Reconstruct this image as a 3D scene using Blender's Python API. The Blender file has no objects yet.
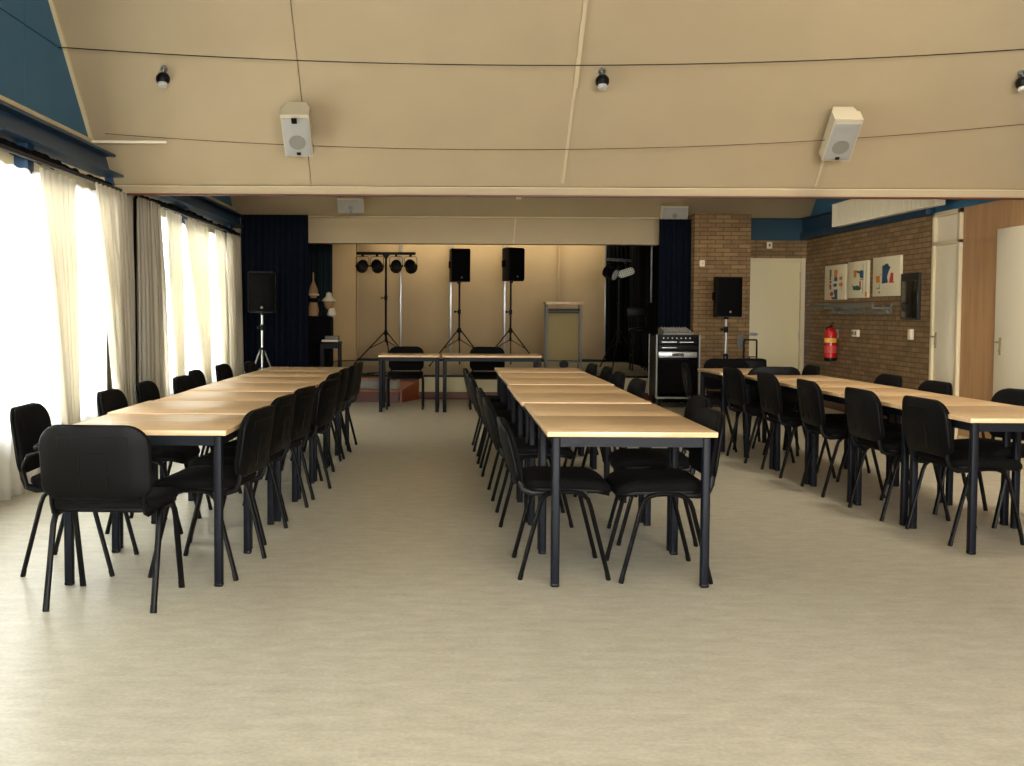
import bpy, bmesh, math, random
from mathutils import Vector, Matrix
PI = math.pi
random.seed(7)
COL = bpy.context.scene.collection
SC = bpy.context.scene

# ------------------------------------------------------------------ camera
F = 1070.0
PITCH, ROLL = 0.045, 0.005
PX, PY = 447.0, 359.18            # principal point of the cropped photograph
fw = Vector((0, math.cos(PITCH), -math.sin(PITCH)))
up0 = Vector((0, math.sin(PITCH), math.cos(PITCH)))
rt0 = Vector((1, 0, 0))
cx_ = rt0*math.cos(ROLL) + up0*math.sin(ROLL)
cy_ = up0*math.cos(ROLL) - rt0*math.sin(ROLL)
cam = bpy.data.cameras.new('camera')
camo = bpy.data.objects.new('camera', cam)
COL.objects.link(camo)
camo.matrix_world = Matrix(((cx_.x, cy_.x, -fw.x, 0), (cx_.y, cy_.y, -fw.y, 0), (cx_.z, cy_.z, -fw.z, 1.307), (0, 0, 0, 1)))
cam.sensor_width = 36
cam.lens = F/1024*36
cam.shift_x = (512-PX)/1024
cam.shift_y = -(383-PY)/1024
cam.clip_start = 0.05
SC.camera = camo

# ------------------------------------------------------------------ view and light
SC.view_settings.view_transform = 'Standard'
SC.view_settings.look = 'None'
SC.view_settings.gamma = 1
SC.view_settings.use_curve_mapping = False
SC.view_settings.exposure = -0.22
world = bpy.data.worlds.new('sky')
SC.world = world
world.use_nodes = True
wb = world.node_tree.nodes['Background']
wb.inputs[0].default_value = (0.80, 0.90, 1.0, 1)
wb.inputs[1].default_value = 3.0

def area(name, loc, target, sx, sy, power, color, spread=180):
    l = bpy.data.lights.new(name, 'AREA')
    l.shape = 'RECTANGLE'; l.size = sx; l.size_y = sy
    l.energy = power; l.color = color; l.spread = math.radians(spread)
    o = bpy.data.objects.new(name, l); COL.objects.link(o)
    d = Vector(target)-Vector(loc)
    o.location = loc
    o.rotation_euler = d.to_track_quat('-Z', 'Y').to_euler()
    return o
DAY = (0.93, 0.97, 1.0)
WARM = (1.0, 0.80, 0.52)
# daylight outside the window bays of the left wall (y range, height range)
area('daylight', (-3.75, 4.2, 1.35), (0, 4.2, 1.1), 10.2, 2.0, 1650, DAY)
area('daylight', (-3.75, 12.7, 1.35), (0, 12.7, 1.1), 3.4, 2.0, 620, DAY)
# daylight through the windows of the wall behind the camera
area('daylight', (1.6, -4.2, 1.7), (1.8, 0.6, 0.0), 6.0, 2.0, 880, (1.0, 0.97, 0.92), 125)
# unseen fill lamps added to brighten the hall, then the stage lamp
area('hall_fill', (1.2, 2.6, 5.0), (1.2, 2.6, 0), 2.4, 2.4, 50, (1.0, 0.88, 0.70), 130)  # soft overhead fill, added without a fixture
area('hall_fill', (3.4, 6.0, 5.1), (4.6, 9.0, 0), 1.2, 0.6, 60, (1.0, 0.88, 0.72), 95)  # added fill to lift the doors and right wall
area('hall_fill', (1.2, 10.9, 3.15), (1.2, 15.6, 2.3), 5.0, 0.35, 46, (1.0, 0.86, 0.66))  # added fill hidden behind the bulkhead, brightens the far slope
area('stage_light', (0.9, 19.85, 3.0), (0.9, 20.3, 1.9), 4.4, 0.2, 44, (1.0, 0.86, 0.62))

# ------------------------------------------------------------------ materials
def lin(c):
    return tuple((v/12.92 if v <= 0.04045 else ((v+0.055)/1.055)**2.4) for v in (x/255 for x in c))
MATS = {}
def mat(name, rgb, rough=0.6, metal=0.0, noise=0.0, nscale=20, bump=0.0, bscale=200, spec=0.5, stretch=None, **kw):
    m = bpy.data.materials.new(name); m.use_nodes = True
    nt = m.node_tree; b = nt.nodes['Principled BSDF']
    c = lin(rgb)
    b.inputs['Base Color'].default_value = (*c, 1)
    b.inputs['Roughness'].default_value = rough
    b.inputs['Metallic'].default_value = metal
    b.inputs['Specular IOR Level'].default_value = spec
    tc = nt.nodes.new('ShaderNodeTexCoord')
    src = tc.outputs['Object']
    if stretch:
        mp = nt.nodes.new('ShaderNodeMapping'); mp.inputs['Scale'].default_value = stretch
        nt.links.new(src, mp.inputs[0]); src = mp.outputs[0]
    if noise:
        n = nt.nodes.new('ShaderNodeTexNoise'); n.inputs['Scale'].default_value = nscale; n.inputs['Detail'].default_value = 5
        nt.links.new(src, n.inputs['Vector'])
        r = nt.nodes.new('ShaderNodeValToRGB')
        r.color_ramp.elements[0].position = 0.3; r.color_ramp.elements[1].position = 0.7
        r.color_ramp.elements[0].color = (*[v*(1-noise) for v in c], 1)
        r.color_ramp.elements[1].color = (*[min(1, v*(1+noise)) for v in c], 1)
        nt.links.new(n.outputs['Fac'], r.inputs[0]); nt.links.new(r.outputs[0], b.inputs['Base Color'])
    if bump:
        n2 = nt.nodes.new('ShaderNodeTexNoise'); n2.inputs['Scale'].default_value = bscale
        nt.links.new(src, n2.inputs['Vector'])
        bp = nt.nodes.new('ShaderNodeBump'); bp.inputs['Strength'].default_value = bump; bp.inputs['Distance'].default_value = 0.002
        nt.links.new(n2.outputs['Fac'], bp.inputs['Height']); nt.links.new(bp.outputs[0], b.inputs['Normal'])
    MATS[name] = m
    return m

def wood(name, c1, c2, scale=(1.5, 30, 30), rough=0.38):
    m = mat(name, c1, rough); nt = m.node_tree; b = nt.nodes['Principled BSDF']
    tc = nt.nodes.new('ShaderNodeTexCoord'); mp = nt.nodes.new('ShaderNodeMapping'); mp.inputs['Scale'].default_value = scale
    oi = nt.nodes.new('ShaderNodeObjectInfo')
    ad = nt.nodes.new('ShaderNodeVectorMath'); ad.operation = 'ADD'
    ml = nt.nodes.new('ShaderNodeMath'); ml.operation = 'MULTIPLY'; ml.inputs[1].default_value = 40
    nt.links.new(oi.outputs['Random'], ml.inputs[0])
    nt.links.new(tc.outputs['Object'], mp.inputs[0]); nt.links.new(mp.outputs[0], ad.inputs[0]); nt.links.new(ml.outputs[0], ad.inputs[1])
    n = nt.nodes.new('ShaderNodeTexNoise'); n.inputs['Scale'].default_value = 1; n.inputs['Detail'].default_value = 6; n.inputs['Distortion'].default_value = 0.6
    nt.links.new(ad.outputs[0], n.inputs['Vector'])
    r = nt.nodes.new('ShaderNodeValToRGB')
    r.color_ramp.elements[0].position = 0.32; r.color_ramp.elements[1].position = 0.62
    r.color_ramp.elements[0].color = (*lin(c2), 1); r.color_ramp.elements[1].color = (*lin(c1), 1)
    nt.links.new(n.outputs['Fac'], r.inputs[0]); nt.links.new(r.outputs[0], b.inputs['Base Color'])
    return m

def brick(name, axis):
    m = mat(name, (120, 90, 55), 0.85); nt = m.node_tree; b = nt.nodes['Principled BSDF']
    tc = nt.nodes.new('ShaderNodeTexCoord'); sx = nt.nodes.new('ShaderNodeSeparateXYZ'); cb = nt.nodes.new('ShaderNodeCombineXYZ')
    nt.links.new(tc.outputs['Object'], sx.inputs[0])
    nt.links.new(sx.outputs[axis], cb.inputs[0]); nt.links.new(sx.outputs[2], cb.inputs[1])
    bt = nt.nodes.new('ShaderNodeTexBrick')
    bt.inputs['Scale'].default_value = 1; bt.inputs['Brick Width'].default_value = 0.22; bt.inputs['Row Height'].default_value = 0.058
    bt.inputs['Mortar Size'].default_value = 0.007; bt.inputs['Mortar Smooth'].default_value = 0.2
    bt.inputs['Color1'].default_value = (*lin((146, 116, 76)), 1); bt.inputs['Color2'].default_value = (*lin((122, 96, 62)), 1)
    bt.inputs['Mortar'].default_value = (*lin((94, 76, 52)), 1)
    nt.links.new(cb.outputs[0], bt.inputs['Vector'])
    n = nt.nodes.new('ShaderNodeTexNoise'); n.inputs['Scale'].default_value = 7; n.inputs['Detail'].default_value = 4
    nt.links.new(tc.outputs['Object'], n.inputs['Vector'])
    mx = nt.nodes.new('ShaderNodeMixRGB'); mx.blend_type = 'OVERLAY'; mx.inputs[0].default_value = 0.35
    nt.links.new(bt.outputs['Color'], mx.inputs[1]); nt.links.new(n.outputs['Fac'], mx.inputs[2])
    nt.links.new(mx.outputs[0], b.inputs['Base Color'])
    bp = nt.nodes.new('ShaderNodeBump'); bp.inputs['Strength'].default_value = 0.6; bp.inputs['Distance'].default_value = 0.006; bp.invert = True
    nt.links.new(bt.outputs['Fac'], bp.inputs['Height']); nt.links.new(bp.outputs[0], b.inputs['Normal'])
    return m

def floor_mat():
    m = mat('linoleum', (188, 184, 166), 0.36, spec=0.35); nt = m.node_tree; b = nt.nodes['Principled BSDF']
    tc = nt.nodes.new('ShaderNodeTexCoord')
    cols = []
    for sc, st in ((9, (0.7, 1.7, 1)), (55, (1, 1.5, 1))):
        mp = nt.nodes.new('ShaderNodeMapping'); mp.inputs['Scale'].default_value = st
        nt.links.new(tc.outputs['Object'], mp.inputs[0])
        n = nt.nodes.new('ShaderNodeTexNoise'); n.inputs['Scale'].default_value = sc; n.inputs['Detail'].default_value = 8; n.inputs['Roughness'].default_value = 0.65
        nt.links.new(mp.outputs[0], n.inputs['Vector']); cols.append(n.outputs['Fac'])
    mx = nt.nodes.new('ShaderNodeMath'); mx.operation = 'ADD'
    nt.links.new(cols[0], mx.inputs[0]); nt.links.new(cols[1], mx.inputs[1])
    r = nt.nodes.new('ShaderNodeValToRGB')
    r.color_ramp.elements[0].position = 0.30; r.color_ramp.elements[1].position = 0.70
    r.color_ramp.elements[0].color = (*lin((158, 153, 134)), 1); r.color_ramp.elements[1].color = (*lin((208, 203, 184)), 1)
    dv = nt.nodes.new('ShaderNodeMath'); dv.operation = 'MULTIPLY'; dv.inputs[1].default_value = 0.5
    nt.links.new(mx.outputs[0], dv.inputs[0]); nt.links.new(dv.outputs[0], r.inputs[0])
    nt.links.new(r.outputs[0], b.inputs['Base Color'])
    return m

def cloth(name, rgb, trans, clear):
    m = bpy.data.materials.new(name); m.use_nodes = True; nt = m.node_tree
    for n in list(nt.nodes): nt.nodes.remove(n)
    out = nt.nodes.new('ShaderNodeOutputMaterial')
    d = nt.nodes.new('ShaderNodeBsdfDiffuse'); t = nt.nodes.new('ShaderNodeBsdfTranslucent'); tr = nt.nodes.new('ShaderNodeBsdfTransparent')
    d.inputs[0].default_value = (*lin(rgb), 1); t.inputs[0].default_value = (*lin(rgb), 1)
    a = nt.nodes.new('ShaderNodeMixShader'); a.inputs[0].default_value = trans
    nt.links.new(d.outputs[0], a.inputs[1]); nt.links.new(t.outputs[0], a.inputs[2])
    c = nt.nodes.new('ShaderNodeMixShader'); c.inputs[0].default_value = clear
    nt.links.new(a.outputs[0], c.inputs[1]); nt.links.new(tr.outputs[0], c.inputs[2])
    nt.links.new(c.outputs[0], out.inputs[0])
    return m

def glass_mat():
    m = bpy.data.materials.new('window_glass'); m.use_nodes = True; nt = m.node_tree
    for n in list(nt.nodes): nt.nodes.remove(n)
    out = nt.nodes.new('ShaderNodeOutputMaterial')
    g = nt.nodes.new('ShaderNodeBsdfGlossy'); g.inputs['Roughness'].default_value = 0.02
    tr = nt.nodes.new('ShaderNodeBsdfTransparent'); fr = nt.nodes.new('ShaderNodeFresnel'); fr.inputs[0].default_value = 1.45
    mx = nt.nodes.new('ShaderNodeMixShader')
    nt.links.new(fr.outputs[0], mx.inputs[0]); nt.links.new(tr.outputs[0], mx.inputs[1]); nt.links.new(g.outputs[0], mx.inputs[2])
    nt.links.new(mx.outputs[0], out.inputs[0])
    return m

M_FLOOR = floor_mat()
M_CEIL = mat('ceiling_board', (172, 155, 123), 0.75, noise=0.03, nscale=2)
M_BLUE = mat('blue_board', (48, 104, 138), 0.6, noise=0.05, nscale=3)
M_STEEL = mat('blue_steel', (24, 60, 88), 0.4)
M_CREAM = mat('cream_paint', (214, 198, 160), 0.6)
M_WHITE = mat('white_paint', (232, 220, 192), 0.45)
M_DOORC = mat('cream_door_paint', (222, 208, 162), 0.5)
M_BRX = brick('brick_across', 0)
M_BRY = brick('brick_along', 1)
M_PANEL = mat('stage_panel_board', (176, 152, 114), 0.8, noise=0.04, nscale=2)
M_ALU = mat('aluminium', (170, 172, 170), 0.35, metal=0.9)
M_GREY = mat('grey_strip', (150, 155, 150), 0.5)
M_BEECH = wood('beech_top', (222, 190, 146), (198, 162, 116), (2.2, 26, 8), 0.34)
M_OAK = wood('beech_wall_panel', (184, 142, 98), (168, 126, 84), (20, 14, 1.2), 0.5)
M_REDWOOD = wood('red_wood', (150, 74, 38), (122, 54, 28), (3, 20, 20), 0.4)
M_BLACKLEG = mat('black_tube_paint', (4, 4, 5), 0.45, spec=0.2)
M_NAVYLEG = mat('navy_tube_paint', (7, 12, 22), 0.5, spec=0.2)
M_FABRIC = mat('black_chair_fabric', (7, 7, 7), 0.9, noise=0.15, nscale=60, bump=0.3, bscale=500, spec=0.15)
M_SHELL = mat('black_plastic_shell', (5, 5, 5), 0.5, bump=0.15, bscale=150, spec=0.14)
M_PLAST = mat('black_plastic', (8, 8, 8), 0.5, spec=0.2)
M_GRILL = mat('black_grille', (5, 5, 5), 0.8, bump=0.5, bscale=600, spec=0.1)
M_DRAPE = mat('navy_drape', (12, 19, 31), 0.95, noise=0.1, nscale=30, spec=0.1)
M_BLKDRAPE = mat('black_drape', (13, 14, 16), 0.95, spec=0.1)
M_INDRAPE = mat('grey_green_drape', (36, 46, 48), 0.95, spec=0.1)
M_STAGE = mat('stage_floor', (128, 122, 100), 0.5, noise=0.08, nscale=6)
M_RISER = mat('stage_riser', (178, 168, 134), 0.7, noise=0.04, nscale=4)
M_DARKBROWN = mat('dark_brown_wood', (88, 44, 28), 0.5)
M_RED = mat('red_enamel', (196, 22, 24), 0.25)
M_YEL = mat('yellow_label', (222, 180, 60), 0.5)
M_GREYMETAL = mat('grey_painted_metal', (112, 112, 102), 0.5)
M_RADI = mat('radiator_enamel', (236, 228, 202), 0.4)
M_SPKW = mat('off_white_plastic', (192, 182, 156), 0.5)
M_SPKG = mat('light_grey_grille', (156, 155, 148), 0.6, bump=0.4, bscale=500)
M_SPKC = mat('grey_cone', (128, 126, 116), 0.7)
M_CANVAS = mat('canvas_cream', (222, 210, 174), 0.8)
M_AORANGE = mat('paint_orange', (214, 130, 40), 0.7)
M_ABLUE = mat('paint_blue', (52, 84, 118), 0.7)
M_AGREEN = mat('paint_green', (56, 108, 84), 0.7)
M_ARED = mat('paint_red', (190, 44, 44), 0.7)
M_SHEER = cloth('sheer_curtain', (240, 238, 232), 0.75, 0.20)
M_CURT = cloth('cream_curtain', (232, 226, 210), 0.58, 0.05)
M_LENS = mat('lamp_lens', (190, 190, 180), 0.1)
M_SKIN = mat('tan_cloth', (168, 132, 92), 0.8)
M_DARKGLASS = mat('dark_gloss_board', (22, 24, 20), 0.18)
M_GLASS = glass_mat()
M_BATTEN = mat('batten_paint', (196, 180, 146), 0.6)
M_TEAL = mat('dark_teal_board', (22, 64, 80), 0.6)
M_HANDLE = mat('handle_metal', (176, 164, 128), 0.35, metal=0.6)

# ------------------------------------------------------------------ mesh builder
class MB:
    def __init__(s):
        s.v = []; s.f = []; s.mi = []; s.cur = 0; s.T = Matrix.Identity(4)
    def add(s, vs, fs):
        b = len(s.v)
        s.v += [tuple(s.T @ Vector(v)) for v in vs]
        s.f += [tuple(b+i for i in f) for f in fs]
        s.mi += [s.cur]*len(fs)
        return s
    def m(s, i): s.cur = i; return s
    def box(s, x0, x1, y0, y1, z0, z1, bev=0.0, seg=2, rot=None):
        bm = bmesh.new()
        bmesh.ops.create_cube(bm, size=1)
        c = Vector(((x0+x1)/2, (y0+y1)/2, (z0+z1)/2))
        bmesh.ops.scale(bm, vec=(abs(x1-x0), abs(y1-y0), abs(z1-z0)), verts=bm.verts)
        if bev > 0:
            bmesh.ops.bevel(bm, geom=list(bm.edges), offset=bev, segments=seg, affect='EDGES', profile=0.5)
        if rot: bmesh.ops.transform(bm, matrix=rot, verts=bm.verts)
        bmesh.ops.translate(bm, vec=c, verts=bm.verts)
        bm.verts.index_update()
        s.add([v.co.copy() for v in bm.verts], [[v.index for v in f.verts] for f in bm.faces])
        bm.free(); return s
    def tube(s, pts, r, n=10, sy=1.0, cap=True):
        pts = [Vector(p) for p in pts]; rings = []
        rs = r if isinstance(r, (list, tuple)) else [r]*len(pts)
        d0 = (pts[1]-pts[0]).normalized()
        ref = Vector((0, 0, 1)) if abs(d0.z) < 0.9 else Vector((0, 1, 0))
        a = d0.cross(ref).normalized()
        vs = []
        for i, p in enumerate(pts):
            if i == 0: d = pts[1]-p
            elif i == len(pts)-1: d = p-pts[i-1]
            else: d = (pts[i+1]-p).normalized()+(p-pts[i-1]).normalized()
            d.normalize()
            a = (a-d*a.dot(d)).normalized(); b = d.cross(a)
            for k in range(n):
                t = 2*PI*k/n
                vs.append(p+a*math.cos(t)*rs[i]+b*math.sin(t)*rs[i]*sy)
        fs = []
        for i in range(len(pts)-1):
            for k in range(n):
                k2 = (k+1) % n
                fs.append((i*n+k, i*n+k2, (i+1)*n+k2, (i+1)*n+k))
        if cap:
            fs.append(tuple(range(n))[::-1]); fs.append(tuple((len(pts)-1)*n+k for k in range(n)))
        return s.add(vs, fs)
    def lathe(s, prof, n=20, c=(0, 0, 0), M=None):
        # prof: (r, z) pairs around z; M orients
        vs = []; fs = []
        for r, z in prof:
            for k in range(n):
                t = 2*PI*k/n
                v = Vector((r*math.cos(t), r*math.sin(t), z))
                if M: v = M @ v
                vs.append(v+Vector(c))
        for i in range(len(prof)-1):
            for k in range(n):
                k2 = (k+1) % n
                fs.append((i*n+k, i*n+k2, (i+1)*n+k2, (i+1)*n+k))
        fs.append(tuple(range(n))[::-1]); fs.append(tuple((len(prof)-1)*n+k for k in range(n)))
        return s.add(vs, fs)
    def prism(s, poly, h0, h1, fn):
        # poly in (a,b), extruded h0..h1; fn(a,b,h)->xyz
        n = len(poly)
        vs = [fn(a, b, h0) for a, b in poly]+[fn(a, b, h1) for a, b in poly]
        fs = [tuple(range(n))[::-1], tuple(range(n, 2*n))]
        for k in range(n):
            k2 = (k+1) % n
            fs.append((k, k2, n+k2, n+k))
        return s.add(vs, fs)
    def pad(s, w, h, r, t, fn, dome_f=0.0, dome_b=0.0, edge=0.012, n=6):
        # rounded rectangle pad in (u,v) with thickness t along d, mapped through fn(u,v,d)
        out = []
        rr = r if isinstance(r, (list, tuple)) else (r, r)     # top radius, bottom radius
        for cxs, cys, a0, q in ((1, 1, 0, rr[0]), (-1, 1, 90, rr[0]), (-1, -1, 180, rr[1]), (1, -1, 270, rr[1])):
            for k in range(n+1):
                a = math.radians(a0+90*k/n)
                out.append((cxs*(w/2-q)+q*math.cos(a), cys*(h/2-q)+q*math.sin(a)))
        N = len(out)
        def ring(inset, d):
            return [((u*(1-2*inset/w)), (v*(1-2*inset/h)), d) for u, v in out]
        mn = min(w, h)/2
        layers = [ring(mn*0.8, -dome_b-t/2), ring(mn*0.45, -dome_b*0.8-t/2), ring(edge*1.4, -t/2-dome_b*0.12), ring(edge*0.4, -t/2+edge*0.35), ring(0, -t/2+edge),
                  ring(0, t/2-edge), ring(edge*0.4, t/2-edge*0.35), ring(edge*1.4, t/2+dome_f*0.12), ring(mn*0.45, t/2+dome_f*0.8), ring(mn*0.8, t/2+dome_f)]
        vs = [fn(*p) for L in layers for p in L]
        fs = []
        for i in range(len(layers)-1):
            for k in range(N):
                k2 = (k+1) % N
                fs.append((i*N+k, i*N+k2, (i+1)*N+k2, (i+1)*N+k))
        fs.append(tuple(range(N))[::-1]); fs.append(tuple((len(layers)-1)*N+k for k in range(N)))
        return s.add(vs, fs)
    def build(s, name, mats, parent=None, angle=40, recalc=True):
        me = bpy.data.meshes.new(name)
        me.from_pydata(s.v, [], s.f)
        if not isinstance(mats, (list, tuple)): mats = [mats]
        for q in mats: me.materials.append(q)
        for p, i in zip(me.polygons, s.mi):
            p.material_index = i; p.use_smooth = True
        if recalc:
            bm = bmesh.new(); bm.from_mesh(me); bmesh.ops.recalc_face_normals(bm, faces=bm.faces); bm.to_mesh(me); bm.free()
        me.set_sharp_from_angle(angle=math.radians(angle))
        o = bpy.data.objects.new(name, me); COL.objects.link(o)
        if parent: o.parent = parent
        return o

def tag(o, label, cat, group=None):
    o['label'] = label; o['category'] = cat
    if group: o['group'] = group
    return o
def thing(name, label, cat, loc=(0, 0, 0), rz=0, group=None):
    o = bpy.data.objects.new(name, None); COL.objects.link(o)
    o.location = loc; o.rotation_euler = (0, 0, rz)
    o.empty_display_size = 0.1
    return tag(o, label, cat, group)
def struct(o): o['kind'] = 'structure'; return o
def copy_tree(o, parent=None):
    c = o.copy(); COL.objects.link(c)
    if parent: c.parent = parent
    for ch in list(o.children): copy_tree(ch, c)
    return c

# ================================================================== SETTING
XL, XR, YB, YF = -3.1, 5.25, 15.7, -3.6
HC = 5.3
struct(MB().box(-3.5, 5.6, -4.0, 21.0, -0.2, 0.0).build('floor', M_FLOOR))
# left wall: sill, piers and lintel around window bays
lw = MB()
BAYS = [(-1.0, 3.9), (4.4, 9.35), (11.0, 14.4)]
lw.box(-3.3, -3.1, YF, YB, 0, 0.42)
ys = [YF]+[v for b in BAYS for v in b]+[YB]
for i in range(0, len(ys), 2): lw.box(-3.3, -3.1, ys[i], ys[i+1], 0.42, 2.3)
lw.box(-3.3, -3.1, YF, YB, 2.3, 2.72)
struct(lw.build('wall_left', M_CREAM))
for i, (a, b) in enumerate(BAYS):
    n = 4 if b-a > 4 else 3
    fr = MB()
    for k in range(n+1):
        y = a+(b-a)*k/n
        fr.box(-3.24, -3.16, max(a, y-0.035), min(b, y+0.035), 0.42, 2.3, 0.004)
    fr.box(-3.24, -3.16, a, b, 0.42, 0.5, 0.004).box(-3.24, -3.16, a, b, 2.24, 2.3, 0.004).box(-3.23, -3.17, a, b, 1.68, 1.74, 0.004)
    w = struct(fr.build('window_%d' % (i+1), M_STEEL))
    MB().box(-3.205, -3.195, a+0.02, b-0.02, 0.45, 2.27).build('window_glass', M_GLASS, w)
# blue upper wall with panel seams
up = MB()
yy = YF
for y1 in (-1.1, 1.35, 3.8, 6.2, 7.92, 10.3, 12.9, YB):
    up.box(-3.3, -3.1, yy+0.004, y1-0.004, 2.72, 3.38).box(-3.3, -3.1, yy+0.004, y1-0.004, 3.39, HC); yy = y1
up.box(-3.3, -3.12, YF, YB, 2.72, HC)
struct(up.build('wall_left_upper', M_BLUE))
struct(MB().box(-3.1, -3.06, YF, YB, 2.735, 2.77, 0.004).build('trim_1', M_CREAM))
# blue steel I beam above the curtains, posts and brackets below it
bm_ = MB().box(-3.1, -2.92, YF, YB-0.1, 2.645, 2.665).box(-3.1, -2.9, YF, YB-0.1, 2.485, 2.505).box(-3.03, -3.01, YF, YB-0.1, 2.5, 2.65)
struct(bm_.build('trim_2', M_STEEL))
pb = MB()
for y in (1.4, 4.2, 7.75, 9.7, 12.35, 14.9):
    pb.box(-3.1, -3.0, y-0.06, y+0.06, 2.28, 2.49, 0.004)
struct(pb.build('trim_3', M_STEEL))
# right wall
YD0, YD1 = 10.96, 11.58
struct(MB().box(XR, XR+0.25, YD1, YB+0.3, 0, 2.37).build('wall_right', M_BRY))
struct(MB().box(XR, XR+0.2, YF, YD0-0.02, 0, 2.385).build('wall_right_panelled', M_OAK))
struct(MB().box(XR, XR+0.25, YF, YB+0.3, 2.385, HC).build('wall_right_upper', M_BLUE))
struct(MB().box(XR-0.10, XR, YD1, YB, 2.375, 2.47, 0.004).box(XR-0.07, XR-0.05, YD1, YB, 2.47, 2.66).box(XR-0.12, XR, YD1, YB, 2.66, 2.68).build('trim_4', M_STEEL))
# wall behind the camera with windows
fwm = MB().box(-3.3, XR+0.2, YF-0.2, YF, 0, 0.7).box(-3.3, XR+0.2, YF-0.2, YF, 2.7, HC).box(-3.3, -1.4, YF-0.2, YF, 0.7, 2.7).box(4.6, XR+0.2, YF-0.2, YF, 0.7, 2.7)
struct(fwm.build('wall_front', M_CREAM))
fr = MB()
for k in range(5):
    x = -1.4+6.0*k/4
    fr.box(max(-1.4, x-0.04), min(4.6, x+0.04), YF-0.14, YF-0.06, 0.7, 2.7, 0.004)
fr.box(-1.4, 4.6, YF-0.14, YF-0.06, 0.7, 0.78).box(-1.4, 4.6, YF-0.14, YF-0.06, 2.62, 2.7)
w = struct(fr.build('window_4', M_STEEL))
MB().box(-1.38, 4.58, YF-0.105, YF-0.095, 0.72, 2.68).build('window_glass', M_GLASS, w)
# ceilings: flat part over the camera, 45 degree slope down to the bulkhead, then the saddle to the stage
def sheet(x0, x1, prof, t=0.08):
    mb = MB()
    for (y0, z0), (y1, z1) in zip(prof, prof[1:]):
        nx = Vector((0, -(z1-z0), (y1-y0))).normalized()
        if nx.z < 0: nx = -nx
        a, b = Vector((0, y0, z0)), Vector((0, y1, z1))
        q = [a, b, b+nx*t, a+nx*t]
        vs = [Vector((x, p.y, p.z)) for x in (x0, x1) for p in q]
        mb.add(vs, [(0, 1, 2, 3), (7, 6, 5, 4), (0, 4, 5, 1), (1, 5, 6, 2), (2, 6, 7, 3), (3, 7, 4, 0)])
    return mb
struct(sheet(-3.3, XR+0.2, [(YF-0.1, HC), (6.83, HC)]).build('ceiling', M_CEIL))
# sloped boards, with open seams
sl = MB()
for x0, x1 in ((-3.3, -1.232), (-1.224, XR+0.2)):
    q = sheet(x0, x1, [(6.83, HC), (9.7, 2.43)], 0.03)
    sl.add(q.v, q.f)
q = sheet(-3.3, XR+0.2, [(6.85, HC+0.03), (9.73, 2.46)], 0.05); sl.add(q.v, q.f)
struct(sl.build('ceiling_slope', M_CEIL))
struct(MB().box(-3.1, XR, 9.69, 9.86, 2.35, 2.425, 0.006).build('trim_5', M_CEIL))
struct(MB().box(-3.1, XR, 9.682, 9.72, 2.335, 2.352, 0.002).build('trim_15', M_DARKBROWN))
struct(MB().box(-3.1, XR, 9.683, 9.70, 2.415, 2.421).build('trim_16', M_CREAM))
struct(sheet(-3.3, XR+0.2, [(9.84, 2.42), (12.72, HC), (15.6, 2.68)]).build('ceiling_back_slope', M_CEIL))
# battens and cable covers on the slope: helper maps (x, s along the slope upwards from the lip, d off the slope)
SN = Vector((0, -math.sqrt(.5), -math.sqrt(.5))); ST = Vector((0, -math.sqrt(.5), math.sqrt(.5)))
def slp(x, s_, d, y0=9.7, z0=2.43): return Vector((x, y0, z0))+ST*s_+SN*d
def slope_strip(x0, x1, w, s0, s1, d, y0=9.7, z0=2.43):
    mb = MB()
    vs = []
    for (x, s_) in ((x0, s0), (x1, s1)):
        for dx, dd in ((-w/2, 0), (w/2, 0), (w/2, d), (-w/2, d)):
            vs.append(slp(x+dx, s_, dd, y0, z0))
    return mb.add(vs, [(0, 1, 2, 3), (7, 6, 5, 4), (0, 4, 5, 1), (1, 5, 6, 2), (2, 6, 7, 3), (3, 7, 4, 0)])
a_ = slope_strip(1.03, 1.05, 0.024, 0.05, 1.05, 0.012); b_ = slope_strip(1.05, 1.08, 0.034, 1.05, 3.9, 0.03); a_.add(b_.v, b_.f)
struct(a_.build('trim_6', M_BATTEN))
struct(slope_strip(3.30, 3.30, 0.022, 0.03, 0.45, 0.015).build('trim_7', M_BATTEN))
struct(slope_strip(-3.085, -3.085, 0.03, 0.02, 4.0, 0.03).build('trim_8', M_CREAM))
# conduit near the left beam
struct(MB().tube([(-3.1, 9.27, 2.745), (-2.42, 9.27, 2.745)], 0.014).build('trim_9', M_WHITE))
# bulkhead above the stage opening
struct(MB().box(-3.1, 3.07, 15.6, 15.85, 2.285, 2.70).box(-3.1, XR, 15.6, 15.85, 2.68, 3.1).build('wall_back_bulkhead', M_CEIL))
struct(MB().box(-2.95, 3.45, 15.56, 15.6, 2.655, 2.675, 0.003).box(-2.95, 3.45, 15.52, 15.56, 2.655, 2.66).build('trim_10', M_CREAM))
struct(MB().tube([(0.955, 15.585, 2.30), (0.985, 15.585, 2.66)], 0.010).build('trim_11', M_CREAM))
struct(MB().tube([(3.1, 14.75, 3.46-0.15), (4.45, 14.75, 3.31)], 0.02).build('trim_12', M_WHITE))
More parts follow.
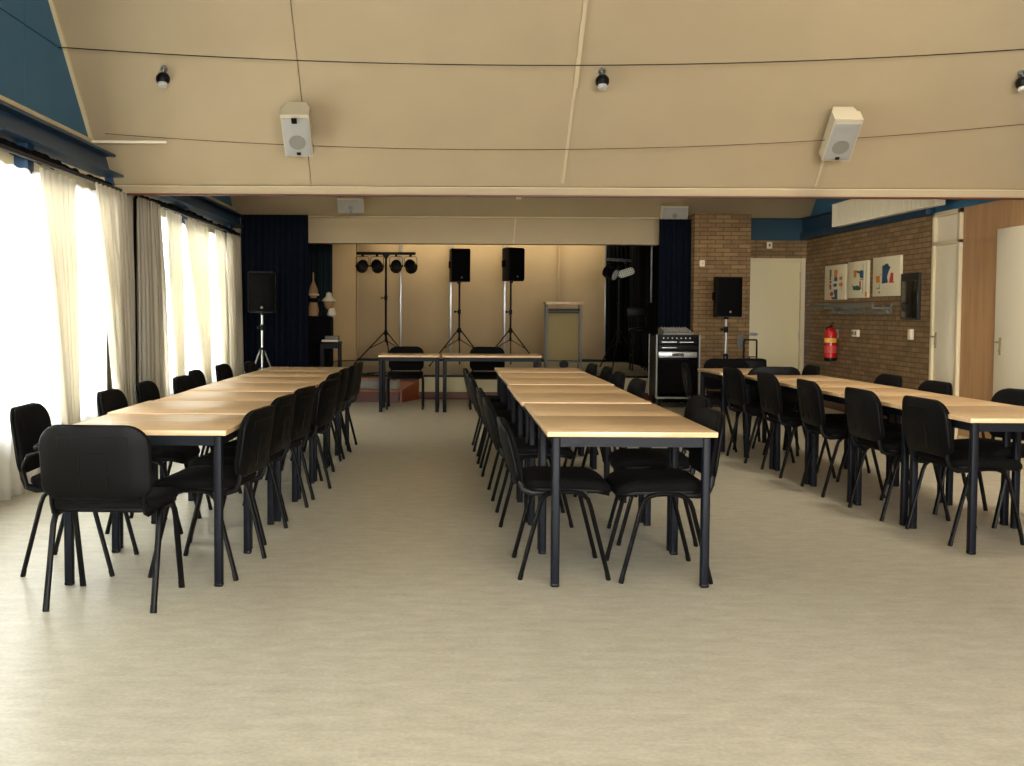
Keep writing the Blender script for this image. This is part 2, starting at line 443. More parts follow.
# blue board and brickwork right of the stage
struct(MB().box(3.07, 5.5, 15.7, 15.9, 2.36, 2.70).build('wall_back_blue', M_TEAL))
struct(MB().box(3.2, 3.45, 15.65, 15.78, 0, 2.70).build('wall_back_plaster', M_CREAM))
struct(MB().box(3.45, 4.235, 15.0, 15.9, 0, 2.69).box(4.2, 5.3, 15.70, 15.9, 2.07, 2.36).box(4.2, 4.40, 15.70, 15.9, 0, 2.36).build('wall_back', M_BRX))
struct(MB().box(XR-0.02, XR+0.03, YD1, 15.65, 0, 0.1, 0.004).build('baseboard_right', M_DARKBROWN))
struct(MB().box(XR-0.02, XR, YF, 10.1, 0, 0.06).box(XR-0.02, XR, 10.25, YD0-0.05, 0, 0.06).build('baseboard_panel', M_CREAM))
# doors
def lever(parent, M_, flip=1):
    h = MB(); h.T = M_
    h.pad(0.04, 0.17, 0.018, 0.008, lambda u, v, d: (d, u, v), edge=0.003)
    h.tube([(0, 0, 0.04), (-0.05, 0, 0.04), (-0.06, flip*0.012, 0.04), (-0.06, flip*0.12, 0.037)], 0.009)
    h.lathe([(0.008, 0), (0.012, 0.01)], 12, (-0.004, 0, -0.04), Matrix.Rotation(-PI/2, 4, 'Y').to_3x3().to_4x4())
    return h.build('handle', M_HANDLE, parent)
# narrow white door with transom in the right wall
d1 = struct(MB().box(XR-0.03, XR+0.03, YD0, YD0+0.05, 0, 2.385, 0.003).box(XR-0.03, XR+0.03, YD1-0.05, YD1, 0, 2.385, 0.003)
            .box(XR-0.03, XR+0.03, YD0, YD1, 2.335, 2.385, 0.003).box(XR-0.03, XR+0.03, YD0, YD1, 2.03, 2.07, 0.003).build('door_1', M_CREAM))
MB().box(XR-0.005, XR+0.04, YD0+0.05, YD1-0.05, 0.005, 2.025, 0.003).build('door_leaf', M_WHITE, d1)
MB().box(XR+0.005, XR+0.04, YD0+0.05, YD1-0.05, 2.07, 2.335, 0.003).build('transom_panel', M_WHITE, d1)
lever(d1, Matrix.Translation((XR-0.01, 11.48, 1.02)), -1)
# wide white door in the wood panelled wall
d2 = struct(MB().box(XR-0.035, XR+0.01, 9.08, 10.2, 0.01, 2.11, 0.004).build('door_2', M_WHITE))
lever(d2, Matrix.Translation((XR-0.04, 10.08, 1.0)), -1)
# cream door in the far right corner
d3 = struct(MB().box(5.16, 5.22, 15.64, 15.72, 0, 2.10, 0.004).box(4.38, 5.22, 15.66, 15.72, 2.04, 2.10, 0.004).build('door_3', M_CREAM))
MB().box(4.36, 5.155, 15.68, 15.74, 0.01, 2.05, 0.004).build('door_leaf', M_DOORC, d3)
hm = MB(); hm.pad(0.14, 0.045, 0.015, 0.01, lambda u, v, d: (4.47+u, 15.675+d, 0.99+v), edge=0.003)
hm.tube([(4.44, 15.67, 0.99), (4.44, 15.62, 0.99), (4.45, 15.61, 0.99), (4.54, 15.61, 0.99)], 0.009)
hm.build('handle', M_ALU, d3)
MB().tube([(5.155, 15.67, 0.92), (5.155, 15.67, 1.04)], 0.011).tube([(5.155, 15.67, 1.8), (5.155, 15.67, 1.9)], 0.011).build('hinge', M_ALU, d3)

# ------------------------------------------------------------------ stage
st = thing('stage_platform', 'low stage with a grey floor and pale riser at the far end', 'stage', (0.1, 15.75, 0))
def P_(mb, name, m, par): 
    mb.T = Matrix.Translation(-Vector(par.location)) @ Matrix.Identity(4)
    mb.v = [tuple(Vector(v)-Vector(par.location)) for v in mb.v]
    return mb.build(name, m, par)
P_(MB().box(-2.95, 3.40, 15.92, 20.48, 0.02, 0.355), 'platform', M_STAGE, st)
P_(MB().box(-2.95, 3.44, 15.82, 15.93, 0.11, 0.33), 'riser', M_RISER, st)
P_(MB().box(-2.95, 3.44, 15.80, 15.93, 0.33, 0.358, 0.004), 'nosing', M_BLACKLEG, st)
P_(MB().box(-2.95, 3.44, 15.79, 15.93, 0.0, 0.11, 0.004), 'plinth', M_DARKBROWN, st)
# stage shell
struct(MB().box(-3.3, 3.6, 20.5, 20.7, 0, 3.2).build('wall_stage_back', M_CEIL))
struct(MB().box(-3.3, -3.1, 15.7, 20.7, 0, 3.2).box(3.45, 3.65, 15.9, 20.7, 0, 3.2).build('wall_stage_side', M_BLKDRAPE))
struct(MB().box(-3.3, 3.65, 15.85, 20.7, 3.12, 3.2).build('ceiling_stage', M_CEIL))
# tall beige panels
PX_ = [-1.70, -0.885, 0.065, 1.09, 2.115, 3.0]
names = ['behind the light bar stand', 'second from the left, behind the bar of spotlights', 'between the two loudspeaker stands', 'right of the right loudspeaker', 'behind and right of the lectern']
for i in range(5):
    o = MB().box(PX_[i]+0.012, PX_[i+1]-0.012, 20.36, 20.42, 0.40, 2.85, 0.004).build('acoustic_partition', M_PANEL)
    tag(o, 'tall beige stage wall panel ' + names[i], 'panel', 'beige panels at the back of the stage')
mb = MB(); mb.prism([(-2.13, 19.75), (-1.715, 20.33), (-1.76, 20.37), (-2.175, 19.79)], 0.375, 2.85, lambda a, b, h: (a, b, h))
tag(mb.build('acoustic_partition', M_PANEL), 'tall beige stage wall panel set at an angle beside the grey drape', 'panel', 'beige panels at the back of the stage')
for i, x in enumerate(PX_):
    w_ = 0.016 if i not in (2, 3) else 0.022
    o = MB().box(x-w_, x+w_, 20.30, 20.35, 0.36, 2.85, 0.004).build('trim_%d' % (20+i), M_ALU if i in (1, 2, 3, 5) else M_PANEL)
    struct(o)
struct(MB().box(-1.70, 3.0, 20.25, 20.36, 0.356, 0.40).build('baseboard_stage', M_BLACKLEG))
struct(MB().box(3.31, 3.335, 17.45, 17.48, 1.46, 3.12, 0.004).build('trim_30', M_ALU))

# ------------------------------------------------------------------ curtains
def curtain(y0, y1, x, zt, name, label, m, cat='curtain', folds=9, amp=0.05, pinch=None, axis='y', zb=0.02, seed=1, group=None, sag=0.0, topshape=None):
    """pleated cloth hanging between y0 and y1; pinch(t, v) shifts the cloth sideways"""
    rnd = random.Random(seed)
    n = max(40, int(folds*10)); k = 18
    ph = [rnd.uniform(-0.6, 0.6) for _ in range(folds+2)]; am = [rnd.uniform(0.55, 1.15) for _ in range(folds+2)]
    vs = []; fs = []
    for j in range(k+1):
        v = j/k
        for i in range(n+1):
            t = i/n
            q = t*folds; fi = int(min(folds-1, q)); fr_ = q-fi
            p0 = ph[fi]*(1-fr_)+ph[fi+1]*fr_; a0 = am[fi]*(1-fr_)+am[fi+1]*fr_
            d = amp*a0*(0.3+0.7*min(1, v*3))*(math.sin(2*PI*q+p0+0.25*math.sin(2*v+seed))+0.35*math.sin(4.6*PI*q+seed))
            s_ = y0+(y1-y0)*t
            if pinch: s_ = pinch(t, v)
            z = zt-(zt-zb)*v
            z += (1-v)*(-sag*math.sin(PI*t)+0.004*math.sin(2*PI*q*2))
            for_ = d
            vs.append((x+for_, s_, z) if axis == 'y' else (s_, x+for_, z))
    for j in range(k):
        for i in range(n):
            a = j*(n+1)+i
            fs.append((a, a+1, a+n+2, a+n+1))
    mb = MB(); mb.add(vs, fs)
    o = mb.build(name, m, recalc=False, angle=180)
    sm = o.modifiers.new('t', 'SOLIDIFY'); sm.thickness = 0.003
    return tag(o, label, cat, group)
def lerp2(a0, a1, b0, b1):
    return lambda t, v: (a0+(a1-a0)*t)*(1-v)+(b0+(b1-b0)*t)*v
CX = -2.90
# sheer lengths in front of the windows
curtain(-1.6, 3.2, CX-0.05, 2.33, 'sheer_curtain', 'white sheer curtain nearest the camera on the window wall', M_SHEER, folds=20, seed=2)
curtain(3.2, 9.3, CX-0.09, 2.31, 'sheer_curtain', 'glowing white sheer curtain behind the nearest window side chairs', M_SHEER, folds=28, seed=3, sag=0.02)
curtain(11.15, 14.5, CX-0.09, 2.28, 'sheer_curtain', 'white sheer curtain of the far window beyond the bulkhead', M_SHEER, folds=18, seed=4)
# cream gathered lengths
curtain(7.62, 8.35, CX, 2.31, 'cream_curtain', 'narrow gathered cream curtain between the two bright windows on the left', M_CURT, folds=6, amp=0.03, pinch=lerp2(7.66, 8.40, 8.15, 8.42), seed=5)
curtain(8.95, 9.88, CX, 2.35, 'cream_curtain', 'cream curtain hanging just before the dark gap under the ceiling edge', M_CURT, folds=9, amp=0.035, pinch=lerp2(8.85, 9.91, 9.50, 9.90), seed=6)
curtain(10.05, 11.0, CX, 2.36, 'cream_curtain', 'cream curtain hanging just beyond the dark gap', M_CURT, folds=9, amp=0.035, pinch=lerp2(10.05, 10.85, 10.05, 11.15), seed=7)
curtain(11.1, 11.7, CX, 2.33, 'cream_curtain', 'slim cream curtain left of the far bright window', M_CURT, folds=5, amp=0.03, pinch=lerp2(11.05, 11.72, 11.62, 11.76), seed=8)
curtain(11.9, 13.2, CX, 2.30, 'cream_curtain', 'cream curtain gathered to a point over the far bright window', M_CURT, folds=8, amp=0.03, pinch=lerp2(11.85, 13.05, 13.0, 13.08), seed=9)
curtain(13.3, 13.9, CX, 2.31, 'cream_curtain', 'cream curtain before the thin dark gap near the navy drape', M_CURT, folds=4, amp=0.03, pinch=lerp2(13.4, 14.02, 13.95, 14.25), seed=10)
curtain(14.15, 15.25, CX, 2.32, 'cream_curtain', 'last cream curtain beside the left navy drape', M_CURT, folds=9, amp=0.035, pinch=lerp2(14.12, 15.05, 14.3, 15.2), seed=11)
struct(MB().box(-3.10, -2.95, 9.86, 10.2, 0.0, 2.36, 0.004).build('trim_13', M_BLKDRAPE))
struct(MB().box(-3.10, -2.97, 14.0, 14.14, 0.0, 2.30, 0.004).build('trim_14', M_BLKDRAPE))
# rails with black gathered cloth
for y0, y1, lab in ((-1.6, 9.8, 'black curtain rail with bunched black cloth above the near curtains'), (10.2, 15.2, 'black curtain rail with bunched black cloth above the far curtains')):
    r = thing('curtain_rail', lab, 'curtain rail', (-2.95, y0, 2.36), 0, 'curtain rails')
    q = MB().box(-0.02, 0.02, 0, y1-y0, 0.0, 0.03, 0.004); q.build('rail', M_BLACKLEG, r)
    q = MB()
    ya = 6.5 if y0 < 0 else 10.6
    pts = []
    nn = 60
    rnd = random.Random(3)
    q.tube([(-0.07+rnd.uniform(-.01, .01), ya-y0+(y1-ya)*i/nn, 0.055+rnd.uniform(-.008, .012)) for i in range(nn+1)],
           [0.012+0.03*math.sin(PI*min(1, (i+1)/nn*1.3))*rnd.uniform(.8, 1.1) if i < nn*0.77 else 0.02 for i in range(nn+1)], 8)
    q.build('bunched_cloth', M_BLKDRAPE, r)
# stage drapes
curtain(-2.93, -1.98, 15.25, 2.66, 'navy_drape', 'navy blue floor length drape left of the stage opening', M_DRAPE, cat='drape', folds=11, amp=0.05, axis='x', seed=12, group='navy stage drapes')
curtain(3.0, 3.56, 15.22, 2.62, 'navy_drape', 'navy blue drape right of the stage opening behind the rack case', M_DRAPE, cat='drape', folds=7, amp=0.05, axis='x', seed=13, group='navy stage drapes')
curtain(-2.95, -2.03, 18.9, 3.1, 'dark_drape', 'dark grey drape on the left of the stage behind the hooded figures', M_INDRAPE, cat='drape', folds=9, amp=0.04, axis='x', zb=0.37, seed=14)
curtain(2.98, 3.44, 20.1, 3.1, 'dark_drape', 'black drape at the right end of the beige stage panels', M_BLKDRAPE, cat='drape', folds=6, amp=0.04, axis='x', zb=0.37, seed=15)
curtain(16.0, 20.2, 3.41, 3.1, 'dark_drape', 'black drape along the right side of the stage', M_BLKDRAPE, cat='drape', folds=20, amp=0.03, axis='y', zb=0.37, seed=16)

# ------------------------------------------------------------------ TABLES
def make_table(w, d, label, group, h=0.745, legm=M_NAVYLEG, i=0.045, lr=0.02):
    t = thing('square_table' if abs(w-d) < 0.1 else 'long_table', label, 'table', (0, 0, 0), 0, group)
    MB().box(-w/2, w/2, -d/2, d/2, h-0.025, h, 0.0025).build('tabletop', M_BEECH, t)
    a = MB()
    a.box(-w/2+i, w/2-i, -d/2+i-0.014, -d/2+i+0.014, h-0.075, h-0.025).box(-w/2+i, w/2-i, d/2-i-0.014, d/2-i+0.014, h-0.075, h-0.025)
    a.box(-w/2+i-0.014, -w/2+i+0.014, -d/2+i, d/2-i, h-0.075, h-0.025).box(w/2-i-0.014, w/2-i+0.014, -d/2+i, d/2-i, h-0.075, h-0.025)
    a.build('apron', legm, t)
    for sx in (-1, 1):
        for sy in (-1, 1):
            l = MB().box(sx*(w/2-i)-lr, sx*(w/2-i)+lr, sy*(d/2-i)-lr, sy*(d/2-i)+lr, 0.012, h-0.025, 0.009, 3).build('leg', legm, t)
            MB().box(sx*(w/2-i)-lr-0.001, sx*(w/2-i)+lr+0.001, sy*(d/2-i)-lr-0.001, sy*(d/2-i)+lr+0.001, 0, 0.02, 0.008).build('foot_cap', M_PLAST, l)
    return t
ORD = ['first', 'second', 'third', 'fourth', 'fifth', 'sixth', 'seventh', 'eighth', 'ninth']
T0 = make_table(0.80, 0.775, '', 'square beech topped tables in three rows')
first = [True]
def place_table(x, y, rz, label, dz=0.0):
    o = T0 if first[0] else copy_tree(T0)
    first[0] = False
    o.location = (x, y, 0); o.rotation_euler = (0, 0, rz); o['label'] = label
    return o
PT = 0.781
zj = [0.0, 0.006, 0.0, 0.005, 0.0, 0.004, 0.0]
for i in range(7):
    o = place_table(-1.425+0.016*i-(0.02 if i == 1 else 0), 4.97+0.39+PT*i, -0.012, 'square beech topped table, %s from the camera in the left row by the curtains' % (ORD[i] if i < 6 else 'last'))
    o.scale.z = (1.0, 1.007, 1.007, 1.013, 1.013, 1.013, 1.013)[i]
jx = [0, 0.003, -0.014, -0.012, 0.0, -0.004, -0.008]
for i in range(7):
    o = place_table(0.873+jx[i], 4.99+0.39+PT*i, 0.0, 'square beech topped table, %s from the camera in the middle row' % (ORD[i] if i < 6 else 'last'))
    o.scale.z = (1.0, 1.0, 1.007, 1.007, 1.013, 1.013, 1.017)[i]
T0 = make_table(0.72, 0.775, '', 'square beech topped tables in three rows'); first[0] = True
for i in range(5):
    place_table(3.16-0.034*i, 5.73+0.39+PT*i, 0.03, 'square beech topped table, %s from the camera in the right row by the brick wall' % ORD[i])
place_table(2.89, 10.35, 0.04, 'square beech topped table standing apart at the far end of the right row')
for (x, w, lab) in ((-0.49, 0.79, 'shorter beech topped table in front of the stage, left of its neighbour'), (0.58, 1.28, 'longer beech topped table in front of the stage')):
    t = make_table(w, 0.70, lab, 'tables in front of the stage', 0.735, M_NAVYLEG, 0.032, 0.024)
    t.name = 'head_table'
    t.location = (x, 14.08, 0)

# ------------------------------------------------------------------ CHAIRS
def make_chair(arms=False, rec=0.0):
    c = thing('armchair' if arms else 'stacking_chair', '', 'chair')
    # legs: two splayed inverted U side frames, split at the crown
    for sx in (-1, 1):
        x = sx*0.235
        for s_ in (-1, 1):
            pts = [(x, s_*0.215, 0.012), (x, s_*0.125, 0.36), (x-sx*0.003, s_*0.112, 0.395), (x-sx*0.006, s_*0.088, 0.418), (x-sx*0.008, s_*0.05, 0.43), (x-sx*0.008, -s_*0.002, 0.432)]
            l = MB().tube(pts, 0.0145, 10, sy=0.78).build('leg', M_BLACKLEG, c)
            MB().tube([(x, s_*0.2165, 0.0), (x, s_*0.209, 0.032)], [0.0155, 0.0155], 10, sy=0.8).build('foot_cap', M_PLAST, l)
    MB().tube([(-0.23, -0.07, 0.425), (0.23, -0.07, 0.425)], 0.011).tube([(-0.23, 0.10, 0.423), (0.23, 0.10, 0.423)], 0.011).build('stretcher', M_BLACKLEG, c)
    # seat pad with a waterfall front
    def sf(u, v, d):
        z = 0.462+d
        yy_ = v+0.02
        if v > 0.08: z -= 0.035*((v-0.08)/0.14)**2
        z += 0.012*(abs(u)/0.24)**2 if d > 0 else 0
        return (u, yy_, z)
    MB().pad(0.47, 0.43, 0.075, 0.040, sf, dome_f=0.008, edge=0.014).build('seat', M_FABRIC, c)
    MB().pad(0.455, 0.415, 0.07, 0.014, lambda u, v, d: (lambda q: (q[0], q[1], q[2]-0.026))(sf(u, v, d)), edge=0.004).build('seat_shell', M_SHELL, c)
    # back supports
    for sx in (-1, 1):
        x = sx*0.20
        MB().tube([(x, -0.06, 0.425), (x, -0.16, 0.42), (x, -0.205, 0.435), (x, -0.222, 0.475), (x, -0.238, 0.58), (x, -0.25, 0.66)], 0.0095, 8, sy=1.5).build('back_support', M_BLACKLEG, c)
    # backrest, reclined and curved round the sitter
    def bf(u, v, d):
        z = 0.658-rec*0.65+v*(0.985-rec*0.9)
        y = -0.235-(0.14+rec)*(v+0.1)-0.03*(1-(u/0.24)**2)+0.01+d
        return (u, y, z)
    MB().pad(0.475, 0.325, (0.10, 0.07), 0.026, lambda u, v, d: bf(u, v, d+0.012), dome_f=0.006, edge=0.012, n=8).build('backrest', M_FABRIC, c)
    b = MB().pad(0.480, 0.330, (0.103, 0.073), 0.016, lambda u, v, d: bf(u, v, d-0.008), dome_b=0.004, edge=0.006, n=8)
    # raised ribs moulded in the rear shell
    for (u0, v0, u1, v1) in ((-0.15, 0.11, 0.15, 0.11), (-0.155, -0.13, -0.15, 0.11), (0.155, -0.13, 0.15, 0.11), (-0.055, 0.04, 0.055, 0.04), (-0.055, 0.04, -0.06, -0.12), (0.055, 0.04, 0.06, -0.12)):
        pts = []
        for k in range(7):
            u = u0+(u1-u0)*k/6; v = v0+(v1-v0)*k/6
            pts.append(bf(u, v, -0.0165))
        b.tube(pts, 0.003, 6)
    b.build('back_shell', M_SHELL, c)
    if arms:
        for sx in (-1, 1):
            x = sx*0.285
            a = MB().tube([(sx*0.235, 0.10, 0.425), (x-sx*0.01, 0.10, 0.43), (x, 0.10, 0.46), (x, 0.11, 0.59), (x, 0.08, 0.625), (x, -0.08, 0.628), (x, -0.17, 0.60), (x-sx*0.02, -0.20, 0.54), (sx*0.235, -0.19, 0.45), (sx*0.20, -0.12, 0.425)], 0.010, 8)
            ao = a.build('arm_frame', M_BLACKLEG, c)
            MB().pad(0.055, 0.26, 0.026, 0.030, lambda u, v, d: (x+u, v-0.01, 0.640+d), dome_f=0.004, edge=0.01).build('arm_pad', M_PLAST, ao)
    return c
CH = make_chair(); CHA = make_chair(True); CHR = make_chair(False, 0.075)
CHR['group'] = 'black padded stacking chairs at the tables'
CH['group'] = 'black padded stacking chairs at the tables'; CHA['group'] = 'black padded chairs with armrests'
used = {'a': False, 'b': False, 'r': False}
def chair(x, y, deg, label, arms=False, rec=False):
    """deg: heading the sitter faces, 0 = +X, 90 = +Y"""
    k = 'b' if arms else 'r' if rec else 'a'; src = {'a': CH, 'b': CHA, 'r': CHR}[k]
    o = src if not used[k] else copy_tree(src)
    used[k] = True
    o.location = (x, y, 0); o.rotation_euler = (0, 0, math.radians(deg-90)); o['label'] = label
    return o
chair(-1.487, 4.78, 88, 'black padded chair at the near end of the left row, its back to the camera')
chair(-1.86, 5.42, 2, 'black padded chair with armrests at the near left corner of the left row', True)
for i, (x, y, a) in enumerate(((-1.76, 6.42, 0), (-1.76, 7.18, 1), (-1.67, 7.82, -3), (-1.76, 8.62, 2), (-1.74, 9.55, -2), (-1.60, 10.1, 0))):
    chair(x, y, a, 'black padded chair on the curtain side of the left row, %s behind the armchair' % ORD[i] if i < 5 else 'farthest black padded chair on the curtain side of the left row')
for i, (x, y, a) in enumerate(((-1.20, 5.38, 173), (-1.20, 6.16, 174), (-1.17, 6.84, 172), (-1.10, 7.6, 172), (-1.15, 8.4, 175), (-1.14, 9.0, 178), (-1.11, 9.6, 178), (-1.11, 10.15, 176))):
    chair(x, y, a, 'black padded chair on the aisle side of the left row, %s from the camera' % (ORD[i] if i < 7 else 'farthest'))
for i, (x, y, a) in enumerate(((0.577, 5.40, 0), (0.545, 6.67, 0), (0.53, 7.56, 1), (0.50, 8.64, 0), (0.49, 9.35, -1), (0.47, 10.15, 0))):
    chair(x, y, a, 'black padded chair on the left side of the middle row, %s from the camera' % (ORD[i] if i < 5 else 'farthest'), rec=True)
for i, (x, y, a) in enumerate(((1.06, 5.34, 180), (1.19, 6.17, 178), (1.12, 7.74, 181), (1.13, 8.66, 180), (1.16, 9.5, 179), (1.10, 10.05, 180))):
    chair(x, y, a, 'black padded chair on the right side of the middle row, %s from the camera' % (ORD[i] if i < 5 else 'farthest'))
for i, (x, y, a) in enumerate(((3.03, 6.22, 5), (2.94, 6.92, 3), (2.89, 7.77, -1), (2.85, 8.64, 1), (2.79, 9.48, 4), (2.56, 10.25, -14))):
    chair(x, y, a, 'black padded chair on the left side of the right row, %s from the camera' % (ORD[i] if i < 5 else 'farthest'))
chair(3.46, 6.76, 200, 'black padded chair with armrests at the near right end of the right row', True)
chair(3.25, 7.66, 181, 'black padded chair on the wall side of the right row, nearest the narrow white door')
chair(3.24, 8.46, 180, 'black padded chair on the wall side of the right row, below the coat rack')
chair(3.14, 9.98, 176, 'black padded chair on the wall side of the right row, below the fire extinguisher')
chair(2.97, 9.92, 88, 'black padded chair in the gap before the table standing apart')
chair(2.93, 10.98, 268, 'black padded chair behind the table standing apart, near the suitcase')
chair(-0.555, 14.32, 270, 'black padded chair behind the shorter head table, facing the hall')
chair(0.55, 14.36, 270, 'black padded chair behind the longer head table, facing the hall')

# ------------------------------------------------------------------ LOUDSPEAKERS AND STANDS
def pa_speaker(loc, rz, w, h, d, label, tilt=0):
    t = thing('loudspeaker', label, 'loudspeaker', loc, rz, 'black loudspeakers on stands')
    # body: trapezoid plan, front at -Y
    poly = [(-w/2, -d/2+0.02), (-w/2+0.02, -d/2), (w/2-0.02, -d/2), (w/2, -d/2+0.02), (w/2, 0.02), (w*0.26, d/2), (-w*0.26, d/2), (-w/2, 0.02)]
    b = MB().prism(poly, 0.012, h-0.012, lambda a, q, z: (a, q, z))
    b.prism([(x*0.97, y*0.97) for x, y in poly], 0.0, 0.012, lambda a, q, z: (a, q, z)).prism([(x*0.97, y*0.97) for x, y in poly], h-0.012, h, lambda a, q, z: (a, q, z))
    b.build('cabinet', M_PLAST, t)
    MB().pad(w*0.93, h*0.94, 0.02, 0.016, lambda u, v, dd: (u, -d/2-0.004-dd-0.01*(1-(u/(w*.5))**2), h/2+v), edge=0.004, n=4).build('grille', M_GRILL, t)
    MB().lathe([(0.016, 0), (0.014, 0.004)], 14, (w*0.02, -d/2-0.022, h*0.13), Matrix.Rotation(PI/2, 4, 'X'))  .build('badge', M_GREYMETAL, t)
    for sx in (-1, 1):
        MB().box(sx*w/2-0.012, sx*w/2+0.012, -0.06, 0.04, h*0.42, h*0.62, 0.006).build('handle', M_GRILL, t)
    MB().lathe([(0.03, -0.03), (0.03, 0.0)], 14).build('pole_socket', M_PLAST, t)
    return t
def stand(loc, hub, top, spread, mp, ml, label, rot=0.3, name='speaker_stand', collar=None, pr=0.017, group='tripod stands for loudspeakers', lrot=0.0):
    t = thing(name, label, 'stand', loc, rot, group)
    low = hub-0.30*min(1, hub)
    MB().tube([(0, 0, low), (0, 0, top)], pr, 12).build('pole', mp, t)
    MB().lathe([(0.026, -0.05), (0.034, -0.03), (0.034, 0.02), (0.024, 0.04)], 14, (0, 0, hub)).build('hub', M_PLAST, t)
    MB().lathe([(0.022, -0.03), (0.022, 0.03)], 12, (0, 0, low+0.03)).build('lower_collar', M_PLAST, t)
    if collar:
        q = MB().lathe([(0.028, -0.04), (0.028, 0.04)], 12, (0, 0, collar)).tube([(0, 0, collar), (-0.07, -0.02, collar)], 0.010).lathe([(0.022, -0.008), (0.022, 0.008)], 10, (-0.075, -0.02, collar), Matrix.Rotation(PI/2, 4, 'Y'))
        q.build('knob_collar', M_PLAST, t)
    for k in range(3):
        a = 2*PI*k/3+lrot
        ex, ey = math.cos(a)*spread, math.sin(a)*spread
        l = MB().tube([(math.cos(a)*0.03, math.sin(a)*0.03, hub), (ex, ey, 0.012)], 0.011, 8).build('leg', ml, t)
        MB().tube([(0.0, 0.0, low+0.03), (ex*0.5, ey*0.5, 0.012+(hub-0.012)*0.5)], 0.007, 6).build('brace', ml, t)
        MB().tube([(ex*0.97, ey*0.97, 0.03), (ex*1.01, ey*1.01, 0.0)], 0.015, 8).build('rubber_foot', M_PLAST, l)
    return t
ZS = 0.355
stand((0.21, 18.6, ZS), 0.62, 1.455, 0.58, M_BLACKLEG, M_BLACKLEG, 'black tripod stand under the left loudspeaker on the stage', -0.55, collar=0.94)
pa_speaker((0.20, 18.6, ZS+1.455), 0.22, 0.33, 0.57, 0.34, 'black loudspeaker on a tripod on the stage, left one of two')
stand((1.10, 18.6, ZS), 0.62, 1.475, 0.58, M_BLACKLEG, M_BLACKLEG, 'black tripod stand under the right loudspeaker on the stage', -0.60, collar=0.94)
pa_speaker((1.11, 18.6, ZS+1.475), 0.50, 0.33, 0.57, 0.34, 'black loudspeaker on a tripod on the stage, right one of two')
stand((-2.42, 14.0, 0), 0.78, 1.27, 0.36, M_ALU, M_ALU, 'silver tripod stand in front of the left navy drape', 0.7, collar=1.08)
pa_speaker((-2.42, 14.0, 1.27), 0.1, 0.35, 0.535, 0.32, 'dark loudspeaker in front of the left navy drape')
stand((3.70, 14.2, 0), 0.72, 1.245, 0.40, M_ALU, M_ALU, 'silver tripod stand in front of the brick pier', 0.2, collar=1.08)
pa_speaker((3.70, 14.2, 1.245), 0.0, 0.34, 0.53, 0.32, 'black loudspeaker in front of the brick pier')

# ------------------------------------------------------------------ STAGE LIGHT BARS
def t_bar(loc, rot, w, top, hub, spread, label, barm=None):
    t = stand(loc, hub, top, spread, M_BLACKLEG, M_BLACKLEG, label, 0, name='light_stand', collar=top*0.6, pr=0.020, group='T shaped light stands on the stage', lrot=-0.61)
    t.rotation_euler = (0, 0, rot)
    MB().box(-w/2, w/2, -0.022, 0.022, top-0.02, top+0.03, 0.004).build('crossbar', barm or M_BLACKLEG, t)
    MB().prism([(-0.07, 0), (0.07, 0), (0.02, -0.07), (-0.02, -0.07)], -0.02, 0.02, lambda a, b, h: (a, h, top-0.02+b)).build('gusset', M_BLACKLEG, t)
    return t
def par_can(loc, rz, tilt, label, face=M_LENS):
    t = thing('spotlight', label, 'spotlight', loc, rz, 'spotlights hanging on the light bars')
    R_ = Matrix.Rotation(math.radians(90+tilt), 4, 'X')      # barrel axis towards -Y, tilted down
    c = Vector((0, 0, -0.20))
    MB().lathe([(0.06, -0.11), (0.09, -0.10), (0.10, -0.05), (0.10, 0.02), (0.112, 0.06), (0.112, 0.10)], 10, c, R_).build('housing', M_PLAST, t)
    MB().lathe([(0.09, 0.101), (0.088, 0.104)], 16, c, R_).build('lens', face, t)
    pts = [(-0.115, 0, -0.20), (-0.115, 0, -0.06), (-0.09, 0, -0.035), (0.09, 0, -0.035), (0.115, 0, -0.06), (0.115, 0, -0.20)]
    MB().tube(pts, 0.006, 6, sy=2).build('yoke', M_BLACKLEG, t)
    MB().box(-0.022, 0.022, -0.03, 0.03, -0.04, 0.0, 0.004).lathe([(0.014, -0.02), (0.014, 0.02)], 8, (0, -0.045, -0.02), Matrix.Rotation(PI/2, 4, 'X')).build('clamp', M_BLACKLEG, t)
    MB().lathe([(0.018, -0.125), (0.018, 0.125)], 8, (0, 0, -0.20), Matrix.Rotation(PI/2, 4, 'Y')).build('tilt_knob', M_PLAST, t)
    return t
t_bar((-1.10, 19.2, ZS), 0.02, 1.06, 1.97, 0.56, 0.60, 'black T shaped light stand with four spotlights on the left of the stage')
for i, (x, a, b) in enumerate(((-1.52, 0.5, 12), (-1.26, -0.2, 18), (-0.92, 0.15, 14), (-0.66, -0.4, 22))):
    par_can((x, 19.2, ZS+1.953), PI+a*0.4, b, 'black spotlight hanging on the left light bar, %s from the left' % ORD[i])
t_bar((2.90, 18.1, ZS), 0.75, 0.66, 1.82, 0.62, 0.42, 'dark T shaped light stand at the right end of the stage', M_GREYMETAL)
par_can((2.72, 17.93, ZS+1.80), 0.9, 20, 'black spotlight on the right light bar, on its left end')
